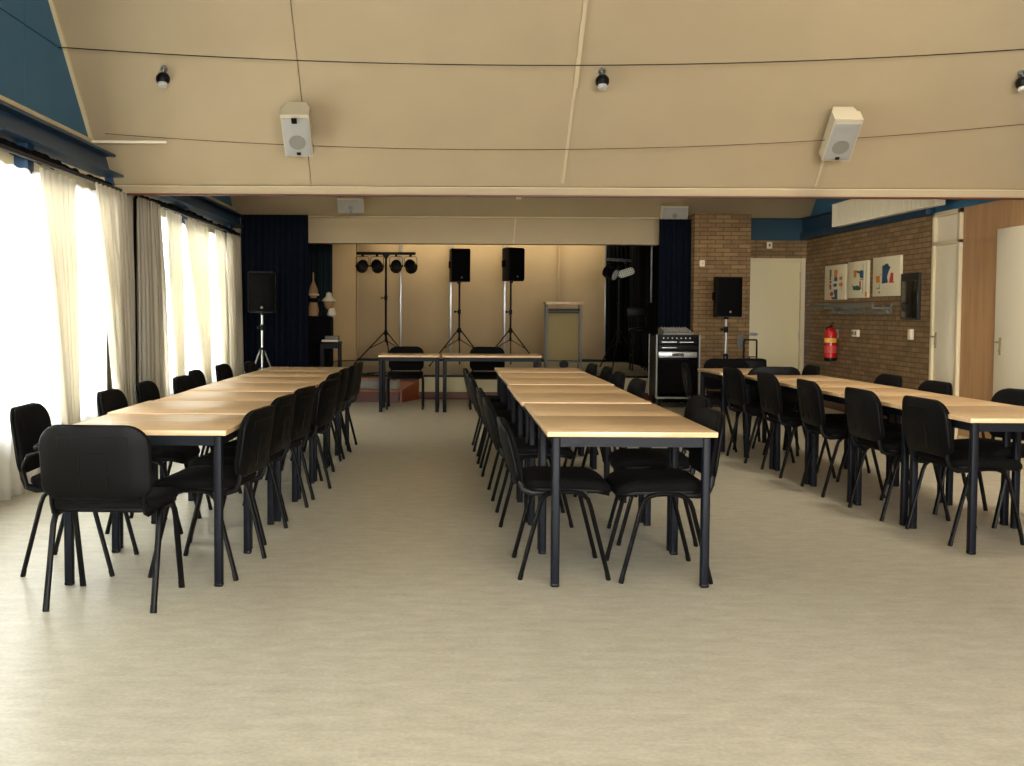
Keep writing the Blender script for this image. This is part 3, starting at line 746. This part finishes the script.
# LED panel with white front
lp = thing('led_light_panel', 'white faced LED light with dark dots on the right light bar', 'spotlight', (3.0, 18.05, ZS+1.80), 0.0)
MBl = MB(); Rl = Matrix.Translation((0, -0.03, -0.20)) @ Matrix.Rotation(math.radians(-18), 4, 'Y') @ Matrix.Rotation(math.radians(-20), 4, 'X')
MBl.T = Rl; MBl.pad(0.30, 0.15, 0.06, 0.05, lambda u, v, d: (u, -d, v), edge=0.008); MBl.build('housing', M_PLAST, lp)
q = MB(); q.T = Rl; q.pad(0.28, 0.135, 0.055, 0.01, lambda u, v, d: (u, -0.028-d, v), edge=0.003); f_ = q.build('face', mat('led_face', (235, 232, 215), 0.4), lp)
q = MB(); q.T = Rl
for i in range(7):
    for j in range(3):
        q.lathe([(0.008, 0), (0.007, 0.003)], 8, (-0.115+0.038*i, -0.034, -0.042+0.042*j), Matrix.Rotation(PI/2, 4, 'X'))
dd = q.build('led_dots', M_PLAST, f_)
MB().tube([(0, 0, -0.02), (0, -0.01, -0.14)], 0.008).box(-0.025, 0.025, -0.03, 0.03, -0.03, 0.0).build('bracket', M_BLACKLEG, lp)

# ------------------------------------------------------------------ LECTERN
lc = thing('lectern', 'tall lectern with a wooden top and beige panel on the stage', 'lectern', (1.935, 17.9, ZS))
MB().box(-0.31, 0.31, -0.22, 0.22, 1.07, 1.115, 0.004).build('top', M_BEECH, lc)
f_ = MB()
for sx in (-1, 1):
    for sy in (-1, 1):
        MB().box(sx*0.285-0.014, sx*0.285+0.014, sy*0.17-0.014, sy*0.17+0.014, 0.0, 1.07, 0.004).build('leg', M_GREYMETAL, lc)
f_.box(-0.26, 0.26, -0.185, -0.155, 0.96, 1.0).box(-0.26, 0.26, 0.155, 0.185, 0.96, 1.0).box(-0.26, 0.26, -0.15, 0.15, 0.93, 0.955).build('frame', M_BLACKLEG, lc)
MB().box(-0.255, 0.255, -0.01, 0.01, 0.14, 0.93, 0.003).build('front_panel', mat('lectern_panel', (150, 132, 84), 0.7), lc)
MB().box(-0.26, 0.26, -0.18, 0.18, 0.10, 0.125, 0.003).build('base_shelf', M_GREYMETAL, lc)
MB().lathe([(0.04, -0.03), (0.075, -0.025), (0.075, 0.025), (0.04, 0.03)], 16, (0.0, -0.2, 0.075), Matrix.Rotation(PI/2, 4, 'X')).build('wheel', M_PLAST, lc)

# ------------------------------------------------------------------ RACK CASE
rk = thing('rack_case', 'black flight case rack with audio equipment beside the stage drape', 'rack case', (3.14, 14.75, 0.0))
x0, x1, y0, y1, zb, zt_ = -0.30, 0.28, -0.26, 0.26, 0.14, 1.0
MB().box(x0, x0+0.02, y0, y1, zb, zt_).box(x1-0.02, x1, y0, y1, zb, zt_).box(x0, x1, y1-0.02, y1, zb, zt_).box(x0, x1, y0, y1, zb, zb+0.02).box(x0, x1, y0, y1, zt_-0.02, zt_).build('shell', M_PLAST, rk)
e = MB()
for x in (x0, x1):
    e.box(x-0.008, x+0.012, y0-0.008, y0+0.012, zb, zt_, 0.002).box(x-0.01, x+0.01, y1-0.01, y1+0.01, zb, zt_, 0.002)
e.box(x0, x1, y0-0.008, y0+0.01, zb-0.008, zb+0.016, 0.002)
e.build('edge_strip', M_GREY, rk)
MB().box(x0+0.02, x1-0.02, y0+0.01, y0+0.03, 0.20, 0.45).box(x0+0.02, x1-0.02, y0+0.02, y0+0.03, 0.42, 0.66).build('blank_panel', M_GRILL, rk)
for k, (za, zz, m_) in enumerate(((0.69, 0.77, M_ALU), (0.79, 0.86, M_PLAST), (0.87, 0.93, M_PLAST), (0.935, 0.98, M_PLAST))):
    u = MB().box(x0+0.03, x1-0.03, y0-0.002, y0+0.2, za, zz, 0.003).build('rack_unit', m_, rk)
    if k == 0: 
        MB().box(-0.09, 0.07, y0-0.006, y0, za+0.02, zz-0.02).build('display', M_DARKGLASS, u)
        u['label'] = 'silver amplifier with a dark display'
    elif k == 3:
        for i in range(7): MB().lathe([(0.010, 0), (0.008, 0.015)], 10, (-0.21+0.06*i, y0-0.002, 0.955), Matrix.Rotation(PI/2, 4, 'X')).build('knob', M_ALU, u)
    else:
        MB().box(-0.23, -0.03, y0-0.008, y0, (za+zz)/2-0.005, (za+zz)/2+0.006).build('bright_strip', M_ALU, u)
        if k == 2: MB().box(0.01, 0.2, y0-0.008, y0, (za+zz)/2-0.005, (za+zz)/2+0.006).build('bright_strip', M_ALU, u)
for sx in (x0+0.06, x1-0.06):
    for sy in (y0+0.06, y1-0.06):
        w_ = MB().lathe([(0.03, -0.016), (0.05, -0.012), (0.05, 0.012), (0.03, 0.016)], 14, (sx, sy, 0.05), Matrix.Rotation(PI/2, 4, 'Y'))
        w_.box(sx-0.03, sx+0.03, sy-0.03, sy+0.03, 0.105, 0.14).box(sx-0.025, sx-0.02, sy-0.02, sy+0.02, 0.04, 0.11).box(sx+0.02, sx+0.025, sy-0.02, sy+0.02, 0.04, 0.11)
        w_.build('castor', M_PLAST, rk)
mx = thing('audio_mixer', 'small grey audio mixer lying on the rack case', 'mixer', (3.14, 14.72, 1.0))
q = MB(); q.prism([(-0.20, 0), (0.20, 0), (0.20, 0.09), (-0.20, 0.03)], -0.2, 0.2, lambda a, b, h: (h, a, b)); q.build('body', M_GREYMETAL, mx)
for i in range(9):
    for j in range(5):
        yy_ = -0.15+0.07*j; zz_ = 0.03+(yy_+0.20)/0.40*0.06
        MB().lathe([(0.011, 0), (0.009, 0.02)], 8, (-0.165+0.041*i, yy_, zz_)).build('knob', M_SPKG, mx)
# small table with mixer left
stl = thing('small_table', 'small black table on the left of the stage under a mixer', 'table', (-1.82, 16.75, ZS))
MB().box(-0.165, 0.165, -0.15, 0.15, 0.43, 0.465, 0.006).build('tabletop', M_PLAST, stl)
for sx in (-1, 1):
    for sy in (-1, 1):
        MB().box(sx*0.14-0.018, sx*0.14+0.018, sy*0.12-0.018, sy*0.12+0.018, 0, 0.43, 0.003).build('leg', M_PLAST, stl)
MB().box(-0.13, 0.13, -0.125, -0.11, 0.36, 0.43).build('apron', M_PLAST, stl)
pr = thing('keyboard_mixer', 'small mixer with a pale front edge on the small black table', 'mixer', (-1.82, 16.72, ZS+0.465))
MB().box(-0.13, 0.13, -0.12, 0.10, 0.0, 0.03, 0.004).build('base', M_WHITE, pr)
MB().box(-0.08, 0.13, -0.08, 0.11, 0.03, 0.09, 0.008).build('body', M_GREYMETAL, pr)
# black cloth covered stand with hooded figures
cv = thing('covered_piano', 'upright piano under a black cloth on the left of the stage', 'piano', (-2.2, 17.65, ZS))
MB().box(-0.62, 0.30, -0.28, 0.28, 0.0, 0.86, 0.05, 3).build('cloth_cover', M_BLKDRAPE, cv)
MB().box(-0.60, 0.28, -0.42, -0.20, 0.40, 0.58, 0.04, 3).build('covered_keyboard', M_BLKDRAPE, cv)
def figurine(loc, s_, label, cone=False):
    t = thing('hooded_figurine', label, 'figurine', loc, 0, 'figures on the covered piano')
    if cone:
        MB().lathe([(0.085, 0), (0.10, 0.10), (0.08, 0.20), (0.075, 0.24)], 14).build('robe', M_SKIN, t)
        MB().lathe([(0.075, 0.24), (0.10, 0.25), (0.115, 0.28), (0.10, 0.315), (0.07, 0.32)], 14).build('collar', M_PLAST, t)
        MB().lathe([(0.055, 0.32), (0.07, 0.36), (0.085, 0.365)], 14).build('face', M_SKIN, t)
        MB().lathe([(0.10, 0.365), (0.11, 0.38), (0.085, 0.40)], 14).build('brim', M_WHITE, t)
        MB().lathe([(0.085, 0.40), (0.085, 0.45), (0.06, 0.53), (0.025, 0.60), (0.016, 0.63), (0.016, 0.76), (0.006, 0.78)], 14).build('pointed_hat', M_SKIN, t)
    else:
        MB().lathe([(0.06, 0), (0.085, 0.03), (0.05, 0.14)], 14, (0.05, 0, -0.01)).build('robe', M_WHITE, t)
        MB().lathe([(0.02, 0.10), (0.075, 0.15), (0.095, 0.24), (0.09, 0.28), (0.05, 0.32)], 14).build('face', M_SKIN, t)
        h = MB().lathe([(0.125, 0.25), (0.12, 0.275), (0.055, 0.33), (0.045, 0.39), (0.012, 0.41)], 14)
        h.build('hood', M_WHITE, t)
    t.scale = (s_, s_, s_)
    return t
figurine((-2.20, 17.6, ZS+0.86), 0.92, 'beige figure with a tall pointed hat and white brim beside the navy drape', True)
figurine((-1.94, 17.55, ZS+0.865), 0.95, 'small figure with a white hood and brown face on the covered piano')
# chair stack silhouettes at the dark right of the stage: stool and keyboard stand
ks = thing('bar_stool', 'black bar stool standing in the dark right corner of the stage', 'stool', (3.12, 17.4, ZS))
MB().pad(0.34, 0.34, 0.16, 0.05, lambda u, v, d: (u, v, 0.66+d), dome_f=0.01).build('seat', M_PLAST, ks)
for a in range(4):
    t_ = PI/4+a*PI/2
    MB().tube([(0.12*math.cos(t_), 0.12*math.sin(t_), 0.63), (0.18*math.cos(t_), 0.18*math.sin(t_), 0)], 0.014, 8).build('leg', M_BLACKLEG, ks)
MB().tube([(0.16*math.cos(PI/4+k*PI/2), 0.16*math.sin(PI/4+k*PI/2), 0.25) for k in range(5)], 0.009, 6).build('footrest', M_BLACKLEG, ks)
MB().tube([(-0.14, 0.14, 0.66), (-0.15, 0.17, 0.95)], 0.01).tube([(0.14, 0.14, 0.66), (0.15, 0.17, 0.95)], 0.01).box(-0.17, 0.17, 0.155, 0.18, 0.88, 1.02, 0.01).build('backrest', M_PLAST, ks)

# ------------------------------------------------------------------ STAGE STEPS
ss = thing('stage_steps', 'wooden steps with red brown sides leading up to the stage', 'steps', (-1.15, 15.5, 0))
q = MB()
MB().box(-0.62, 0.42, -0.02, 0.29, 0.30, 0.325, 0.004).build('upper_tread', M_REDWOOD, ss)
MB().box(-0.62, 0.48, -0.27, 0.0, 0.15, 0.175, 0.004).build('lower_tread', M_REDWOOD, ss)
MB().box(-0.60, 0.42, 0.0, 0.02, 0.175, 0.30).build('riser', M_GREYMETAL, ss)
MB().box(-0.60, 0.46, -0.25, -0.23, 0.0, 0.15).build('riser', M_DARKBROWN, ss)
MB().prism([(0.48, -0.27), (0.505, -0.27), (0.74, 0.29), (0.46, 0.29)], 0.0, 0.17, lambda a, b, h: (a, b, h if b < 0 else h*1.75)).build('side_panel', M_REDWOOD, ss)
MB().box(-0.645, -0.62, -0.27, 0.29, 0.0, 0.30, 0.003).build('side_panel', M_REDWOOD, ss)

# ------------------------------------------------------------------ CEILING SPEAKERS, SPOTS, WIRES
def ceil_speaker(x, s0, label, y0=9.7, z0=2.43, L=0.42, w=0.235, th=0.25, ang=45):
    org = slp(x, s0, 0, y0, z0)
    t = thing('ceiling_speaker', label, 'speaker', org, 0, 'white wall speakers on the sloped ceilings')
    T_ = Vector((0, -math.cos(math.radians(ang)), math.sin(math.radians(ang)))); N_ = Vector((0, -math.sin(math.radians(ang)), -math.cos(math.radians(ang))))
    def fn(u, s_, d): return Vector((u, 0, 0))+T_*s_+N_*d
    MB().prism([(-w/2, -L/2), (w/2, -L/2), (w/2, L/2), (-w/2, L/2)], th-0.12, th, lambda a, b, h: fn(a, b, h)).prism(
        [(-w*0.5, -L/2+0.012), (w*0.5, -L/2+0.012), (w*0.5, L/2-0.012), (-w*0.5, L/2-0.012)], 0.05, th-0.11, lambda a, b, h: fn(a*(0.72+0.25*(h-0.05)/(th-0.16)), b, h)).build('cabinet', M_SPKW, t)
    MB().pad(w*0.94, L*0.90, 0.01, 0.008, lambda a, b, d: fn(a, b-0.012, th+0.003+d), edge=0.003, n=3).build('grille', M_SPKG, t)
    cr_ = L/6
    vs = [fn(0.0+cr_*math.cos(2*PI*k/24), -cr_*0.9+cr_*math.sin(2*PI*k/24), th+0.0075+q_) for q_ in (0, 0.003) for k in range(24)]
    MB().add(vs, [tuple(range(24)), tuple(range(47, 23, -1))]+[(k, (k+1) % 24, 24+(k+1) % 24, 24+k) for k in range(24)]).build('cone', M_SPKC, t)
    MB().prism([(-0.015, -L*0.45), (0.02, -L*0.45), (0.02, -L*0.39), (-0.015, -L*0.39)], th+0.004, th+0.012, fn).build('badge', M_PLAST, t)
    MB().prism([(-0.03, -0.05), (0.03, -0.05), (0.03, 0.05), (-0.03, 0.05)], 0.0, 0.055, fn).build('wall_bracket', M_GREYMETAL, t)
    return t
cs = ceil_speaker(-1.265, 0.72, 'white box speaker on the sloped ceiling above the left table row')
MB().prism([(-0.022, 0.155), (0.022, 0.155), (0.022, 0.20), (-0.022, 0.20)], 0.283, 0.30, lambda a, b, h: Vector((a, 0, 0))+ST*b+SN*h).build('black_patch', M_PLAST, cs)
ceil_speaker(3.30, 0.70, 'white box speaker on the sloped ceiling above the right table row')
ceil_speaker(-1.37, 0.27, 'white box speaker on the far ceiling above the left of the stage opening', 15.6, 2.68, 0.21, 0.37, 0.26, 70)
ceil_speaker(3.22, 0.16, 'white box speaker above the right navy drape', 15.6, 2.68, 0.21, 0.37, 0.26, 70)
for (x, lab) in ((-2.325, 'small black ceiling spot nearest the blue wall'), (1.255, 'small black ceiling spot above the middle row'), (4.68, 'small black ceiling spot at the right end of the slope')):
    t = thing('ceiling_spot', lab, 'ceiling lamp', slp(x, 1.17, 0), 0, 'small black ceiling spots'); t.scale = (0.82, 0.82, 0.82)
    def fn(u, s_, d): return Vector((u, 0, 0))+ST*s_+SN*d
    MB().tube([fn(0, 0.04, 0), fn(0, 0.04, 0.03)], 0.035, 14).tube([fn(0, 0.04, 0.03), fn(0, 0.04, 0.10)], 0.009, 8).build('mount', M_ALU, t)
    R_ = Vector((0, 0.25, 1)).to_track_quat('Z', 'Y').to_matrix().to_4x4()
    MB().lathe([(0.02, 0.065), (0.05, 0.05), (0.068, 0.02), (0.068, -0.02), (0.05, -0.045)], 16, fn(0, -0.01, 0.12), R_).build('housing', M_PLAST, t)
    MB().lathe([(0.048, -0.045), (0.052, -0.065), (0.042, -0.08)], 16, fn(0, -0.01, 0.12), R_).build('lens', M_LENS, t)
def wire(name, pts0, pts1, sag, r, m, label):
    a, b = Vector(pts0), Vector(pts1)
    P = [a.lerp(b, i/30)-Vector((0, 0, sag*4*(i/30)*(1-i/30))) for i in range(31)]
    return tag(MB().tube(P, r, 6).build(name, m), label, 'wire', 'wires strung across the hall')
wire('hanging_wire', (-3.1, 8.6, 3.385), (5.25, 8.6, 3.46), 0.16, 0.0045, M_PLAST, 'upper dark wire strung across the hall in front of the sloped ceiling')
wire('hanging_wire', (-2.9, 9.12, 2.79), (5.25, 9.12, 2.95), 0.19, 0.0035, M_DARKBROWN, 'lower thin wire strung across the hall in front of the sloped ceiling')
bx = thing('junction_box', 'small white junction box above the stage opening', 'box', (1.01, 15.3, 2.93))
MB().box(-0.035, 0.035, -0.02, 0.33, -0.03, 0.03, 0.006).build('casing', M_WHITE, bx)
MB().lathe([(0.01, 0), (0.01, 0.005)], 10, (0, -0.02, 0), Matrix.Rotation(PI/2, 4, 'X')).build('button', M_PLAST, bx)

# ------------------------------------------------------------------ RIGHT WALL ITEMS
XW = XR
rd = thing('radiator', 'long ribbed cream radiator high on the right wall', 'radiator', (XW-0.25, 12.5, 2.42))
q = MB(); n = 58
prof = []
for i in range(n+1):
    y = -1.45+2.9*i/n
    prof += [(y-0.017, -0.014), (y-0.010, 0.012), (y+0.010, 0.012), (y+0.017, -0.014)]
vs = [(x, y, z) for (z0_, z1_) in [(0.0, 0.285)] for (y, x) in [(p[0], -p[1]) for p in prof] for z in (z0_, z1_)]
fs = [(2*i, 2*i+1, 2*i+3, 2*i+2) for i in range(len(prof)-1)]
q.add(vs, fs); q.box(0.016, 0.10, -1.47, 1.47, 0.0, 0.285)
q.build('panel', M_RADI, rd, recalc=False, angle=30)
MB().box(-0.012, 0.11, -1.48, 1.48, 0.285, 0.295).build('top_grille', M_RADI, rd)
MB().box(0.10, 0.235, -1.2, -1.15, 0.05, 0.2).box(0.10, 0.235, 1.15, 1.2, 0.05, 0.2).build('bracket', M_STEEL, rd)
def canvas(y0, y1, z0, z1, label, shapes):
    """canvas on the right wall; shapes in 0..1 coordinates seen from the room, u to the right (towards -y)"""
    t = thing('canvas_picture', label, 'picture', (XW-0.02, (y0+y1)/2, z0), 0, 'canvas pictures on the brick wall')
    W = abs(y1-y0); H = z1-z0
    MB().box(-0.012, 0.02, -W/2, W/2, 0, H, 0.003).build('canvas', M_CANVAS, t)
    ml = [M_AORANGE, M_ABLUE, M_AGREEN, M_ARED, M_GREYMETAL]
    q = MB()
    for mi_, poly in shapes:
        q.m(mi_)
        q.prism(poly, -0.0145, -0.0115, lambda a, b, h: (h, W/2-a*W, H*(1-b)))
    q.build('painted_shapes', ml, t)
def blob(cx, cy, rx, ry, n=10, seed=0):
    r = random.Random(seed)
    return [(cx+rx*math.cos(2*PI*k/n)*r.uniform(.8, 1.1), cy+ry*math.sin(2*PI*k/n)*r.uniform(.85, 1.1)) for k in range(n)]
def rc(a, b, c, d): return [(a, b), (c, b), (c, d), (a, d)]
canvas(14.06, 14.83, 1.485, 1.95, 'canvas with orange, blue and green shapes, farthest of the three on the brick wall', [
    (2, rc(.25, .12, .33, .33)), (3, rc(.24, .34, .32, .42)), (2, rc(.25, .44, .33, .52)), (3, rc(.24, .55, .33, .62)), (2, rc(.26, .62, .33, .70)),
    (0, rc(.47, .14, .62, .33)), (1, [(.5, .33), (.62, .35), (.62, .47), (.45, .46)]), (1, blob(.52, .58, .1, .05, seed=1)), (1, [(.45, .72), (.63, .70), (.64, .98), (.52, .96), (.50, .85)]),
    (2, [(.33, .92), (.62, .92), (.64, 1-.01), (.40, .99)]), (3, blob(.36, .83, .09, .06, seed=2)), (0, rc(.72, .35, .86, .44)), (0, rc(.72, .52, .88, .62)), (4, rc(.82, .28, .83, .72))])
canvas(13.32, 13.98, 1.50, 1.965, 'canvas with a blue arch and green shape, middle one of the three', [
    (0, [(.30, .24), (.46, .24), (.44, .42), (.33, .46)]), (1, [(.43, .25), (.62, .28), (.64, .25), (.80, .27), (.80, .48), (.64, .46), (.60, .33), (.50, .32)]),
    (2, [(.25, .62), (.32, .68), (.52, .66), (.72, .74), (.60, .80), (.30, .78)]), (3, rc(.61, .55, .67, .72)), (1, rc(.62, .50, .80, .52)), (4, rc(.77, .08, .78, .90)), (0, rc(.90, .84, .98, .97)), (4, rc(.92, .03, .93, .82))])
canvas(12.37, 13.16, 1.51, 1.98, 'largest canvas with a tall blue shape and red ring, nearest of the three', [
    (0, [(.12, .48), (.27, .47), (.28, .64), (.15, .65)]), (1, [(.36, .23), (.46, .20), (.60, .24), (.66, .27), (.58, .42), (.54, .52), (.58, .66), (.36, .68), (.37, .45)]),
    (2, blob(.52, .22, .08, .04, seed=4)), (3, [(.68, .42), (.76, .42), (.77, .62), (.70, .66), (.63, .62)]), (3, rc(.62, .64, .80, .67)), (4, rc(.28, .44, .36, .45)), (4, rc(.27, .68, .275, .82)), (4, rc(.15, .78, .27, .80)), (4, rc(.24, .88, .29, .92))])
bd = thing('notice_board', 'dark framed glossy board on the brick wall beside the pictures', 'board', (XW-0.01, 12.11, 1.235))
MB().box(-0.02, 0.01, -0.235, 0.235, 0, 0.525, 0.004).build('frame', M_GREYMETAL, bd)
bd.children[0].data.materials[0] = mat('dark_frame_paint', (34, 31, 24), 0.6)
MB().box(-0.024, -0.018, -0.205, 0.205, 0.02, 0.44, 0.002).build('dark_panel', M_DARKGLASS, bd)
cr = thing('coat_rack', 'grey metal coat rack with two rails under the pictures', 'coat rack', (XW, 13.6, 1.30))
MB().box(-0.26, -0.235, -1.0, 1.15, 0.080, 0.125, 0.003).box(-0.26, -0.20, -1.0, 1.15, 0.10, 0.112, 0.003).build('hat_shelf', M_GREYMETAL, cr)
MB().box(-0.12, -0.09, -1.1, 0.70, 0.0, 0.04, 0.003).build('hook_rail', M_GREYMETAL, cr)
for y in (-0.95, 0.0, 0.65):
    MB().box(-0.24, 0.0, y-0.012, y+0.012, 0.055, 0.08).box(-0.11, -0.09, y-0.012, y+0.012, 0.02, 0.1).box(-0.02, 0, y-0.012, y+0.012, 0.0, 0.12).build('bracket', M_GREYMETAL, cr)
q = MB()
for i in range(12):
    y = -1.02+0.145*i
    q.tube([(-0.12, y, 0.012), (-0.16, y, 0.0), (-0.165, y, 0.03)], 0.005, 6)
q.build('hooks', M_GREYMETAL, cr)
fe = thing('fire_extinguisher', 'red fire extinguisher with a yellow label on the brick wall', 'fire extinguisher', (XW-0.10, 14.37, 0.67))
MB().lathe([(0.04, 0.0), (0.078, 0.01), (0.08, 0.04), (0.08, 0.36), (0.07, 0.40), (0.035, 0.425), (0.03, 0.44)], 20).build('cylinder', M_RED, fe)
MB().lathe([(0.0815, 0.24), (0.0815, 0.30)], 20).build('label_band', M_YEL, fe)
MB().lathe([(0.0815, 0.10), (0.0815, 0.20)], 20).build('instruction_band', mat('pale_red_print', (206, 70, 60), 0.5), fe)
MB().lathe([(0.075, -0.008), (0.083, 0.0), (0.083, 0.035), (0.08, 0.037)], 20).build('base_ring', M_PLAST, fe)
MB().lathe([(0.02, 0.43), (0.02, 0.47)], 12).tube([(0, 0, 0.46), (0, -0.05, 0.50), (0, -0.09, 0.51)], 0.008, 8).tube([(0, 0, 0.46), (0, -0.08, 0.465)], 0.007, 8).build('valve', M_PLAST, fe)
MB().tube([(0, 0.02, 0.45), (-0.02, 0.09, 0.44), (-0.03, 0.11, 0.36), (-0.03, 0.095, 0.15), (-0.03, 0.085, 0.12)], 0.009, 8).build('hose', M_PLAST, fe)
MB().box(0.06, 0.10, -0.03, 0.03, 0.30, 0.42).build('wall_hanger', M_GREYMETAL, fe)
so = thing('wall_socket', 'white double socket on the brick wall under the coat rack', 'socket', (XW-0.02, 13.70, 1.05))
MB().box(-0.02, 0.02, -0.09, 0.09, -0.045, 0.045, 0.006).build('plate', M_WHITE, so)
for y in (-0.045, 0.045): MB().lathe([(0.028, 0), (0.026, 0.004)], 16, (-0.02, y, 0), Matrix.Rotation(-PI/2, 4, 'Y')).build('outlet', M_GREYMETAL, so)
sw = thing('light_switch', 'white light switch on the brick wall beside the narrow white door', 'switch', (XW-0.02, 12.08, 1.07))
MB().box(-0.015, 0.02, -0.045, 0.045, -0.06, 0.06, 0.006).build('plate', M_WHITE, sw)
MB().box(-0.024, -0.014, -0.028, 0.028, -0.03, 0.03, 0.003).build('rocker', M_CREAM, sw)
th = thing('thermostat', 'small white thermostat high on the brick pier', 'thermostat', (3.557, 15.0, 1.99))
MB().box(-0.035, 0.035, -0.03, 0.0, -0.045, 0.045, 0.006).build('casing', M_WHITE, th)
MB().lathe([(0.016, 0), (0.014, 0.008)], 14, (0, -0.03, 0.0), Matrix.Rotation(PI/2, 4, 'X')).build('dial', M_CREAM, th)
sn = thing('motion_sensor', 'white sensor above the cream corner door', 'sensor', (4.70, 15.70, 2.29))
MB().box(-0.04, 0.04, -0.03, 0.0, -0.05, 0.05, 0.008).build('casing', M_WHITE, sn)
MB().lathe([(0.015, 0), (0.01, 0.01)], 14, (0, -0.03, 0.0), Matrix.Rotation(PI/2, 4, 'X')).build('eye', M_PLAST, sn)
ph_ = thing('wall_telephone', 'grey intercom handset on the brick pier beside the door', 'telephone', (4.11, 15.0, 0.80))
MB().box(-0.04, 0.04, -0.04, 0.0, 0.0, 0.19, 0.008).build('base', M_GREYMETAL, ph_)
MB().tube([(0, -0.05, 0.02), (0, -0.06, 0.05), (0, -0.06, 0.14), (0, -0.05, 0.17)], [0.02, 0.013, 0.013, 0.02], 10).build('handset', M_GREYMETAL, ph_)
# suitcase with telescopic handle
sc_ = thing('trolley_suitcase', 'black trolley suitcase with its handle pulled up by the cream door', 'suitcase', (4.02, 14.1, 0.0))
MB().box(-0.17, 0.17, -0.12, 0.12, 0.05, 0.70, 0.03, 3).build('body', M_PLAST, sc_)
MB().tube([(-0.085, 0.08, 0.68), (-0.085, 0.08, 0.93), (-0.075, 0.08, 0.945), (0.075, 0.08, 0.945), (0.085, 0.08, 0.93), (0.085, 0.08, 0.68)], 0.012, 8).build('pull_handle', M_BLACKLEG, sc_)
for sx in (-0.13, 0.13): MB().lathe([(0.035, -0.015), (0.035, 0.015)], 14, (sx, 0.07, 0.035), Matrix.Rotation(PI/2, 4, 'Y')).build('wheel', M_PLAST, sc_)
for sx in (-0.13, 0.13): MB().box(sx-0.02, sx+0.02, -0.1, -0.06, 0.0, 0.06, 0.004).build('foot', M_PLAST, sc_)
MB().tube([(-0.05, -0.05, 0.695), (-0.045, -0.05, 0.725), (0.045, -0.05, 0.725), (0.05, -0.05, 0.695)], 0.009, 8).build('top_handle', M_PLAST, sc_)
# loose cable at the front of the stage
P = [(-1.45, 15.95, 0.37), (-1.35, 15.9, 0.40), (-1.28, 15.95, 0.37), (-1.18, 15.9, 0.365), (-1.08, 15.98, 0.37), (-1.2, 16.1, 0.365), (-1.0, 16.3, 0.365), (-0.85, 16.2, 0.365)]
tag(MB().tube(P, 0.008, 6).build('loose_cable', M_PLAST), 'loose black cable lying at the front edge of the stage by the steps', 'cable')
